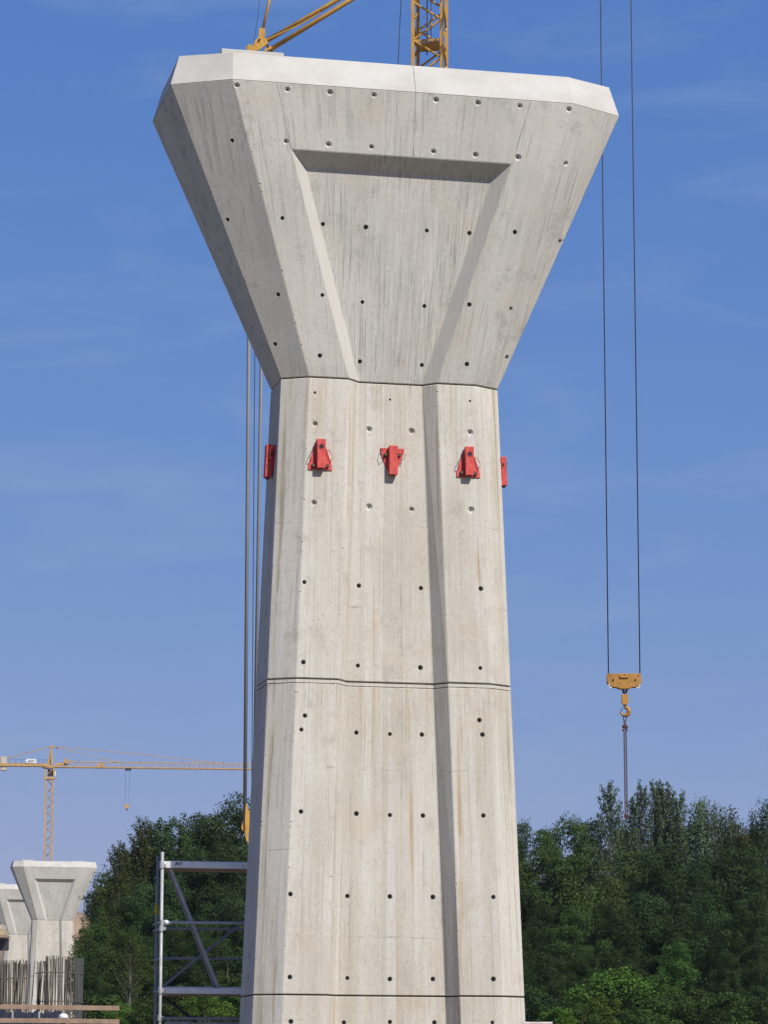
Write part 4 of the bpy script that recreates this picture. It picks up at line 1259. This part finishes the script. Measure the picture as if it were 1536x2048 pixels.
bm = B(); tube(bm, gp(122, 2035, 0.65), gp(122, 2034.4, 0.65), 0.17, 14); obj('brim', bm, M['white'], hm, True)

# formwork platform at the far left
YP = 300.0
pp = lambda x, y, dy=0.0: at(x, y, YP) + Vector((0, dy, 0))
b0 = pp(-20, 2000)
fw = thing('formwork_platform', 'timber formwork platform with cream panels at the edge beside the partly hidden pier', 'formwork', (b0.x, YP, ground_h(b0.x, YP)))
def pbox(nm, x0, x1, y0, y1, d0, d1, mat):
    a, b = pp(x0, y1), pp(x1, y0)
    bm = B(); box(bm, ((a.x + b.x) / 2, YP + (d0 + d1) / 2, (a.z + b.z) / 2), (b.x - a.x, d1 - d0, b.z - a.z)); return obj(nm, bm, mat, fw, True)
pbox('panel', -60, -12, 1849, 1870, 0, 3, M['cream']); pbox('panel', -11, 4.5, 1848.5, 1858.5, 0.1, 3, M['cream']); pbox('panel', -11, 8, 1859.5, 1869, 0.0, 3, M['ply'])
pbox('edge_beam', -60, 12, 1869.8, 1875, -0.5, 3.2, M['wood'])
for x in (-40, -15, 10.5): pbox('post', x, x + 1.6, 1875.5, 1899, 0.0, 0.12, M['dark'])
pbox('gap_shade_sheet', -60, 11.5, 1875.5, 1899, 2.4, 2.7, M['dark'])  # dark sheet stands in for the shade inside the opening
a = pp(0, 1899); bm = B()
box(bm, (pp(-24, 0).x, YP + 1.6, (a.z + ground_h(-40, YP)) / 2), (pp(11, 1900).x - pp(-60, 1900).x, 3.6, a.z - ground_h(-40, YP))); obj('base_wall', bm, M['cream'], fw, True)

# bare earth bank beyond the far piers
bm = B()
YB = 380.0
def bank_top(x):      # profile in photograph pixels
    pts = [(-40, 1900), (60, 1850), (120, 1830), (150, 1822), (168, 1824), (200, 1850), (260, 1920), (330, 2010)]
    for (xa, ya), (xb, yb2) in zip(pts, pts[1:]):
        if xa <= x <= xb: return ya + (yb2 - ya) * (x - xa) / (xb - xa)
    return pts[0][1] if x < 0 else pts[-1][1]
NB = 60; rows = []
for j in range(13):
    row = []
    for i in range(NB + 1):
        x = -40 + 370 * i / NB
        t = j / 12
        p = at(x, bank_top(x), YB); base = ground_h(p.x, YB) - 0.5
        prof = sst(0, 0.5, t) if t < 0.5 else sst(0, 0.5, 1 - t)
        row.append(bm.verts.new((p.x, YB - 30 + 60 * t, base + (p.z - base) * prof + 0.12 * math.sin(i * 0.9 + j) * (1 if 0 < j < 12 else 0))))
    rows.append(row)
for j in range(12):
    for i in range(NB):
        bm.faces.new((rows[j][i], rows[j][i + 1], rows[j + 1][i + 1], rows[j + 1][i]))
tag(obj('earth_bank', bm, M['soil'], smooth=True), kind='structure')

# ------------------------------------------------------------------ trees
def unit(n):
    v = rng.normal(size=(n, 3)); return v / np.linalg.norm(v, axis=1)[:, None]

def leaves_mesh(name, P, Nn, size):
    """one diamond-shaped leaf spray for each point"""
    n = len(P)
    Nn = Nn / np.linalg.norm(Nn, axis=1)[:, None]
    r = unit(n)
    T = np.cross(Nn, r); T /= np.linalg.norm(T, axis=1)[:, None] + 1e-9
    Bt = np.cross(Nn, T)
    s = size * rng.uniform(0.5, 1.55, n)[:, None]
    bend = Nn * s * 0.18
    V = np.stack([P - T * s * 0.5, P - Bt * s * 0.30 + bend, P + T * s * 0.5, P + Bt * s * 0.30 + bend], 1).reshape(-1, 3)
    me = bpy.data.meshes.new(name)
    me.vertices.add(4 * n); me.vertices.foreach_set('co', V.astype(np.float32).ravel())
    me.loops.add(4 * n); me.loops.foreach_set('vertex_index', np.arange(4 * n, dtype=np.int32))
    me.polygons.add(n); me.polygons.foreach_set('loop_start', np.arange(0, 4 * n, 4, dtype=np.int32))
    try: me.polygons.foreach_set('loop_total', np.full(n, 4, dtype=np.int32))
    except Exception: pass
    me.update(calc_edges=True)
    return me

def trunk_mesh(name, H, r, limbs, lean=0.0):
    bm = B()
    pts = [(lean * (t ** 2) * H + 0.05 * math.sin(t * 7), 0.05 * math.cos(t * 5), -0.3 + t * (H + 0.3)) for t in np.linspace(0, 1, 7)]
    path_tube(bm, pts, [r * (1 - 0.85 * t) for t in np.linspace(0, 1, 7)], 8)
    for c in limbs:
        c = Vector(c); z0 = max(0.25 * H, c.z - 0.55 * math.hypot(c.x, c.y) - 0.6)
        z0 = min(z0, H * 0.9)
        s = Vector((lean * (z0 / H) ** 2 * H, 0, z0))
        m = s.lerp(c, 0.5) + Vector((0, 0, -0.15))
        rr = r * (1 - 0.85 * z0 / H) * 0.55
        path_tube(bm, [s, m, c], [rr, rr * 0.65, rr * 0.2], 5)
    me = bpy.data.meshes.new(name); bm.to_mesh(me); bm.free()
    me.polygons.foreach_set('use_smooth', [True] * len(me.polygons))
    return me

def broadleaf(k, H=10.0, R=2.9, z_lo=1.2, n_cl=75, n_leaf=17000, size=0.15, squash=1.0):
    """H tree height, R crown radius: crown as many uneven clumps"""
    rs = np.random.default_rng(100 + k)
    cz, hz = (H + z_lo) / 2, (H - z_lo) / 2
    C, Rr = [], []
    ph = rs.uniform(0, 6.28, 6)
    while len(C) < n_cl:
        d = rs.normal(size=3); d /= np.linalg.norm(d)
        az = math.atan2(d[1], d[0])
        lump = 1 + 0.16 * math.sin(3 * az + ph[0] + 2 * d[2]) + 0.12 * math.sin(5 * az + ph[1] - 4 * d[2]) + 0.10 * math.sin(7 * d[2] + ph[2])
        rad = rs.uniform(0.62, 0.96) if rs.random() < 0.8 else rs.uniform(0.2, 0.6)
        w = R * lump * rad * (1 - 0.25 * max(0, d[2]) ** 2)
        C.append((d[0] * w, d[1] * w, cz + d[2] * hz * rad * (0.95 + 0.1 * math.sin(ph[3] + 3 * az))))
        Rr.append(rs.uniform(0.35, 0.85) * (R / 2.9) ** 0.6)
    C, Rr = np.array(C), np.array(Rr)
    w = Rr ** 2; w /= w.sum()
    idx = rs.choice(len(C), n_leaf, p=w)
    d = rs.normal(size=(n_leaf, 3)); d /= np.linalg.norm(d, axis=1)[:, None]
    d[:, 2] = np.where(rs.random(n_leaf) < 0.35, np.abs(d[:, 2]), d[:, 2])
    fr = rs.uniform(0.55, 1.08, n_leaf) ** 0.7
    # clumps are ragged: radius modulated with direction
    mod = 1 + 0.28 * np.sin(d[:, 0] * 5 + idx) * np.sin(d[:, 1] * 5 + 2 * idx) + 0.18 * np.sin(d[:, 2] * 9 + idx)
    P = C[idx] + d * (Rr[idx] * fr * mod)[:, None] * np.array([1.1, 1.1, 0.8])
    P[:, 2] *= H / np.percentile(P[:, 2], 99.9)
    Nn = d * 0.9 + rs.normal(size=(n_leaf, 3)) * 0.55 + np.array([0, 0, 0.35])
    me = leaves_mesh('crown', P, Nn, size)
    tr = trunk_mesh('trunk', H * 0.8, 0.17 * R / 2.9, [tuple(c) for c in C[:16]])
    return me, tr

def poplar(k, H=11.0, R=1.0, n_br=46, n_leaf=4200, size=0.15, z_lo=0.35):
    rs = np.random.default_rng(300 + k)
    P, Nn, limbs = [], [], []
    per = n_leaf // n_br
    for i in range(n_br):
        t = z_lo + (1 - z_lo) * (i / n_br)
        az = i * 2.399 + rs.uniform(-.4, .4)
        ln = R * (1.05 - ((t - z_lo) / (1 - z_lo)) ** 1.6) * rs.uniform(0.6, 1.15) + 0.18
        s = np.array([0, 0, t * H * 0.97]); e = s + np.array([math.cos(az) * ln, math.sin(az) * ln, ln * rs.uniform(1.3, 2.2) + 0.25])
        limbs.append((s, e))
        u = rs.uniform(0.15, 1.05, per)[:, None]
        p = s + (e - s) * u + rs.normal(size=(per, 3)) * (0.055 + 0.07 * R * (1 - u))
        P.append(p); Nn.append(rs.normal(size=(per, 3)) + np.array([math.cos(az), math.sin(az), 0.5]) * 0.6)
    me = leaves_mesh('crown', np.vstack(P), np.vstack(Nn), size)
    bm = B()
    path_tube(bm, [(0.03 * math.sin(t * 6), 0.03 * math.cos(t * 4), -0.3 + t * (H + 0.2)) for t in np.linspace(0, 1, 8)], [0.085 * (1 - 0.9 * t) + 0.008 for t in np.linspace(0, 1, 8)], 8)
    for s, e in limbs:
        path_tube(bm, [s, s * 0.5 + e * 0.5 + np.array([0, 0, -0.03]), e], [0.015, 0.010, 0.004], 4)
    tr = bpy.data.meshes.new('trunk'); bm.to_mesh(tr); bm.free()
    return me, tr

def birch(k, H=11.0, R=1.7, n_st=520, size=0.105):
    rs = np.random.default_rng(500 + k)
    P, Nn, limbs = [], [], []
    for i in range(n_st):
        az = rs.uniform(0, 6.28); t = rs.uniform(0.42, 1.0)
        rad = R * rs.uniform(0.15, 1.0) * (1.12 - 0.75 * max(0, t - 0.5) / 0.5) * (1 + 0.25 * math.sin(3 * az + k))
        top = np.array([math.cos(az) * rad, math.sin(az) * rad, t * H - 0.28 * rad])
        ln = rs.uniform(0.5, 1.7)
        m = int(16 * ln)
        u = rs.uniform(0, 1, m)[:, None]
        p = top + np.array([math.cos(az) * 0.18, math.sin(az) * 0.18, -ln]) * u + rs.normal(size=(m, 3)) * (0.05 + 0.05 * (1 - u))
        P.append(p); Nn.append(rs.normal(size=(m, 3)) * 0.8 + np.array([math.cos(az), math.sin(az), 0.2]))
        if i % 22 == 0: limbs.append(tuple(top))
    me = leaves_mesh('crown', np.vstack(P), np.vstack(Nn), size)
    tr = trunk_mesh('trunk', H * 0.97, 0.12, limbs, 0.01)
    return me, tr

def shrub(k, H=2.2, R=1.3, n_leaf=9000, size=0.10):
    me, tr = broadleaf(700 + k, H, R, 0.1, 34, n_leaf, size)
    return me, tr

LIB = {}
for i, (H, R, zl) in enumerate(((10, 2.6, 1.0), (11, 2.3, 0.8), (9, 3.0, 0.8), (12, 2.7, 1.5), (8, 2.2, 0.5), (10.5, 2.0, 0.6))):
    LIB['b%d' % i] = broadleaf(i, H, R, zl, 88 + 6 * i, 40000, 0.102) + (H,)
for i, (H, R) in enumerate(((11, 0.95), (11, 1.15), (10, 0.7), (11.5, 1.25))):
    LIB['p%d' % i] = poplar(i, H, R, 50, 5600, 0.088) + (H,)
for i, (H, R) in enumerate(((11, 1.55), (10.5, 1.9), (11, 1.2))):
    LIB['w%d' % i] = birch(i, H, R) + (H,)
for i, (H, R) in enumerate(((2.4, 1.3), (3.2, 1.5), (2.8, 1.1))):
    LIB['s%d' % i] = shrub(i, H, R) + (H,)
USED = {}
NPL = [0]
def plant(key, px, py_top, Y, leafm, bark, name, label, cat='tree', group=None, wide=1.0):
    NPL[0] += 1
    if leafm == 'leaf_mid' and NPL[0] % 3 == 0 and cat == 'tree': leafm = 'leaf_olive'
    cr, tr, H = LIB[key]
    t = at(px, py_top, Y)
    gz_ = ground_h(t.x, Y)
    s = (t.z - gz_) / H
    th = thing(name, label, cat, (t.x, Y, gz_), random.uniform(0, 6.28), group)
    th.scale = (s * wide, s * wide, s)
    def mat_mesh(me, mat, tagk):
        k = (key, tagk, mat.name)
        if k not in USED:
            m2 = me if (key, tagk) not in USED else me.copy()
            m2.materials.clear(); m2.materials.append(mat); USED[k] = m2; USED[(key, tagk)] = True
        return USED[k]
    obj_me('crown', mat_mesh(cr, M[leafm], 'c'), None, th)
    obj_me('trunk', mat_mesh(tr, M[bark], 't'), None, th)
    return th

LG = 'broadleaf trees massed on the slope behind the scaffold'
LL = 'dense dark green broadleaf tree in the mass behind the scaffold'
# left wood, back to front: (variant, x, y of the top, depth, leaves)
for k, x, y, Y, lm, wd in (
        ('b3', 492, 1590, 150, 'leaf_dark', 1.0), ('b0', 447, 1608, 148, 'leaf_dark', 0.8), ('b1', 415, 1640, 146, 'leaf_dark', .9),
        ('b5', 375, 1672, 150, 'leaf_dark', 1.0), ('b2', 330, 1680, 152, 'leaf_dark', 0.9), ('b4', 302, 1700, 146, 'leaf_mid', 1.0),
        ('b1', 262, 1724, 148, 'leaf_dark', 0.9), ('b0', 236, 1748, 144, 'leaf_mid', 0.8), ('b5', 213, 1776, 142, 'leaf_mid', 0.9),
        ('b2', 480, 1660, 136, 'leaf_dark', 0.8), ('b0', 425, 1700, 134, 'leaf_dark', 0.8), ('b3', 372, 1735, 134, 'leaf_dark', 0.8),
        ('b4', 320, 1760, 132, 'leaf_dark', 0.8), ('b1', 275, 1780, 130, 'leaf_dark', 0.9), ('b5', 232, 1808, 130, 'leaf_mid', 0.9), ('b2', 200, 1815, 136, 'leaf_mid', 0.6),
        ('b0', 455, 1790, 124, 'leaf_dark', 0.8), ('b3', 402, 1830, 122, 'leaf_dark', 0.9), ('b1', 345, 1850, 122, 'leaf_dark', 0.9),
        ('b4', 190, 1850, 128, 'leaf_mid', 0.75), ('b5', 180, 1905, 124, 'leaf_dark', 0.8), ('b2', 540, 1640, 146, 'leaf_dark', 1.0), ('b3', 585, 1615, 148, 'leaf_dark', 1.0), ('b0', 520, 1760, 132, 'leaf_dark', 0.9), ('b1', 575, 1740, 130, 'leaf_mid', 1.0), ('b5', 530, 1880, 118, 'leaf_dark', 1.1), ('b4', 640, 1650, 146, 'leaf_dark', 1.3), ('b2', 700, 1640, 148, 'leaf_dark', 1.2), ('b0', 650, 1800, 124, 'leaf_dark', 1.2)):
    row = 'back row' if Y >= 140 else ('middle row' if Y >= 129 else 'front row')
    zone = 'next to the rusty starter bars' if x < 225 else ('between the starter bars and the scaffold' if x < 318 else ('behind the scaffold deck' if x < 440 else ('touching the shaded pier edge' if x < 545 else 'behind the pier, scaffold side')))
    tone = 'dark green' if lm == 'leaf_dark' else 'mid green'
    plant(k, x, y, Y, lm, 'bark', 'broadleaf_tree', '%s broadleaf tree, %s of the wood, %s' % (tone, row, zone), 'tree', LG, wd)
for k, x, y, Y, lab in (('p1', 283, 1648, 145, 'broad feathery tree top against the sky between starter bars and scaffold'),
                        ('p2', 331, 1649, 146, 'feathery light green tree poking above the wood behind the scaffold'),
                        ('p3', 362, 1643, 144, 'feathery light green tree poking above the wood behind the scaffold'),
                        ('p0', 239, 1690, 142, 'feathery spire of a tree against the sky nearest the smaller looking pier'),
                        ('p1', 305, 1650, 147, 'feathery light green tree poking above the wood behind the scaffold')):
    plant(k, x, y, Y, 'leaf_mid', 'bark', 'feathery_tree', lab, 'tree', 'feathery trees topping the wood', 1.25)
plant('b4', 258, 1862, 116, 'leaf_mid', 'pale_bark', 'young_tree', 'young light green tree with slim pale trunk between rebar and scaffold', 'tree')
plant('p3', 262, 1880, 112, 'leaf_mid', 'pale_bark', 'sapling', 'thin pale trunked sapling standing between guard rail and scaffold', 'tree', None, 1.5)
for k, x, y, Y, lm in (('s1', 410, 1985, 96, 'leaf_bright'), ('s0', 455, 1992, 98, 'leaf_bright'), ('s2', 385, 1960, 104, 'leaf_mid'), ('s1', 470, 1950, 106, 'leaf_mid'), ('s0', 330, 2008, 100, 'leaf_mid'), ('s2', 290, 2005, 101, 'leaf_mid'), ('s1', 240, 2005, 104, 'leaf_bright'), ('s0', 200, 1990, 106, 'leaf_mid')):
    plant(k, x, y, Y, lm, 'bark', 'shrub', '%s shrub at the foot of the wood %s' % ('yellow green' if lm == 'leaf_bright' else 'mid green', 'below the scaffold deck' if x > 340 else 'between guard rail and scaffold'), 'shrub', 'shrubs below the scaffold wood', 1.1)

RG = 'broadleaf trees massed behind the hanging hook'
RL = 'dense dark green broadleaf tree in the wood beyond the hanging chain'
for k, x, y, Y, lm, wd in (
        ('b5', 1042, 1645, 150, 'leaf_dark', 0.45), ('b0', 1128, 1633, 150, 'leaf_mid', 0.62), ('b3', 1085, 1665, 148, 'leaf_mid', 0.7), ('b5', 1180, 1642, 154, 'leaf_dark', 0.8),
        ('b1', 1245, 1640, 152, 'leaf_dark', 0.8), ('b2', 1310, 1632, 152, 'leaf_dark', 0.7), ('b4', 1370, 1650, 150, 'leaf_dark', 0.8),
        ('b3', 1450, 1652, 152, 'leaf_dark', 0.7), ('b0', 1530, 1655, 150, 'leaf_dark', 0.7), ('b1', 990, 1660, 150, 'leaf_dark', 0.9),
        ('b0', 1070, 1700, 134, 'leaf_mid', 0.8), ('b4', 1130, 1712, 132, 'leaf_mid', 0.8), ('b2', 1195, 1722, 134, 'leaf_mid', 0.8), ('b5', 1262, 1700, 136, 'leaf_mid', 0.9),
        ('b1', 1330, 1690, 134, 'leaf_dark', 0.9), ('b3', 1400, 1712, 132, 'leaf_dark', 0.8), ('b0', 1470, 1690, 134, 'leaf_dark', 0.8), ('b2', 1530, 1700, 132, 'leaf_dark', 0.8),
        ('b3', 1085, 1790, 122, 'leaf_dark', 0.8), ('b1', 1150, 1812, 120, 'leaf_mid', 0.9), ('b0', 1225, 1800, 122, 'leaf_dark', 0.8), ('b4', 1300, 1788, 124, 'leaf_dark', 0.9),
        ('b5', 1360, 1806, 122, 'leaf_dark', 0.9), ('b2', 1430, 1790, 122, 'leaf_dark', 0.8), ('b1', 1505, 1786, 120, 'leaf_dark', 0.9),
        ('b2', 1100, 1888, 112, 'leaf_dark', 0.8), ('b0', 1170, 1905, 112, 'leaf_dark', 0.8), ('b3', 1255, 1915, 116, 'leaf_dark', 0.8), ('b5', 1450, 1905, 112, 'leaf_dark', 0.9), ('b4', 1520, 1890, 110, 'leaf_dark', 0.8), ('b2', 930, 1650, 148, 'leaf_dark', 1.0), ('b3', 870, 1640, 150, 'leaf_dark', 1.1), ('b0', 1000, 1740, 132, 'leaf_dark', 0.9), ('b4', 930, 1760, 130, 'leaf_mid', 1.1), ('b5', 1010, 1860, 116, 'leaf_dark', 1.1), ('b1', 800, 1650, 148, 'leaf_dark', 1.2), ('b2', 850, 1800, 124, 'leaf_dark', 1.2), ('b3', 940, 1890, 114, 'leaf_dark', 1.0)):
    row = 'back row' if Y >= 145 else ('middle row' if Y >= 129 else ('third row' if Y >= 118 else 'front row'))
    zone = 'behind the pier, hook side' if x < 985 else 'beside the sunlit pier edge' if x < 1110 else ('near the lone poplar' if x < 1240 else ('below the poplar clump' if x < 1370 else 'below the birches'))
    tone = 'dark green' if lm == 'leaf_dark' else 'mid green'
    plant(k, x, y, Y, lm, 'bark', 'broadleaf_tree', '%s broadleaf tree, %s of the wood, %s' % (tone, row, zone), 'tree', RG, wd)
plant('b4', 1352, 1885, 106, 'leaf_fresh', 'bark', 'round_tree', 'rounded fresh green tree standing out low in front of the darker wood', 'tree', None, 0.85)
PG = 'slender poplars rising above the wood'
plant('p1', 1219, 1577, 146, 'leaf_grey', 'pale_bark', 'poplar', 'single slender poplar with pale trunk just beside the hanging chain', 'tree', None, 1.0)
for k, x, y, wd in (('p0', 1283, 1573, 0.75), ('p2', 1312, 1577, 0.8), ('p2', 1326, 1578, 0.9), ('p0', 1340, 1584, 0.55), ('p2', 1358, 1597, 0.8), ('p2', 1267, 1608, 0.8)):
    plant(k, x, y, 147, 'leaf_grey', 'pale_bark', 'poplar', 'slender upright poplar in the clump between hanging chain and birches', 'tree', PG, wd)
for k, x, y, wd in (('w0', 1400, 1589, 0.8), ('w1', 1422, 1596, 0.55), ('w2', 1456, 1610, 0.9)):
    plant(k, x, y, 145, 'leaf_grey', 'pale_bark', 'birch_tree', 'drooping grey green birch with pale stem above the wood beyond the poplars', 'tree', 'birches above the wood', wd)
plant('w1', 1530, 1592, 138, 'leaf_dark', 'bark', 'birch_tree', 'dark drooping tree above the wood farthest from the pier', 'tree', None, 0.6)
plant('w2', 1507, 1618, 139, 'leaf_dark', 'bark', 'birch_tree', 'narrow dark tree top in front of the birches farthest from the pier', 'tree', None, 0.5)
plant('b1', 1480, 1650, 138, 'leaf_mid', 'bark', 'broadleaf_tree', 'fresh green tree below the drooping birches', 'tree', None, 0.6)
for k, x, y, Y, lm in (('s1', 1226, 1935, 98, 'leaf_bright'), ('s2', 1205, 1990, 96, 'leaf_bright'), ('s0', 1120, 2015, 92, 'leaf_bright'), ('s1', 1165, 2008, 94, 'leaf_mid'), ('s0', 1290, 1995, 97, 'leaf_mid'), ('s1', 1340, 1985, 99, 'leaf_mid'), ('s2', 1400, 1975, 101, 'leaf_mid'), ('s0', 1460, 1985, 98, 'leaf_mid'), ('s1', 1520, 1975, 99, 'leaf_dark'), ('s2', 1270, 2015, 93, 'leaf_mid'), ('s0', 1420, 2018, 93, 'leaf_dark'), ('s1', 1050, 1975, 104, 'leaf_dark'), ('s2', 1085, 1990, 102, 'leaf_dark'), ('s1', 1020, 1960, 106, 'leaf_dark')):
    plant(k, x, y, Y, lm, 'bark', 'shrub', '%s shrub at the foot of the wood %s' % ({'leaf_bright': 'yellow green', 'leaf_mid': 'mid green', 'leaf_dark': 'dark green'}[lm], 'just past the barrier board' if x < 1180 else ('under the hanging chain' if x < 1300 else 'below the birches')), 'shrub', 'shrubs below the hook wood', 1.15)

# ------------------------------------------------------------------ summer haze over the valley
bm = B(); box(bm, (0, 470, 27), (2400, 1100, 64))
hz = bpy.data.materials.new('haze'); hz.use_nodes = True
hz.node_tree.nodes.clear()
ho = hz.node_tree.nodes.new('ShaderNodeOutputMaterial'); hv_ = hz.node_tree.nodes.new('ShaderNodeVolumePrincipled')
hv_.inputs['Color'].default_value = (0.80, 0.86, 0.95, 1); hv_.inputs['Density'].default_value = 0.00013; hv_.inputs['Anisotropy'].default_value = 0.3
hz.node_tree.links.new(hv_.outputs[0], ho.inputs['Volume'])
tag(obj('haze', bm, hz), kind='stuff')
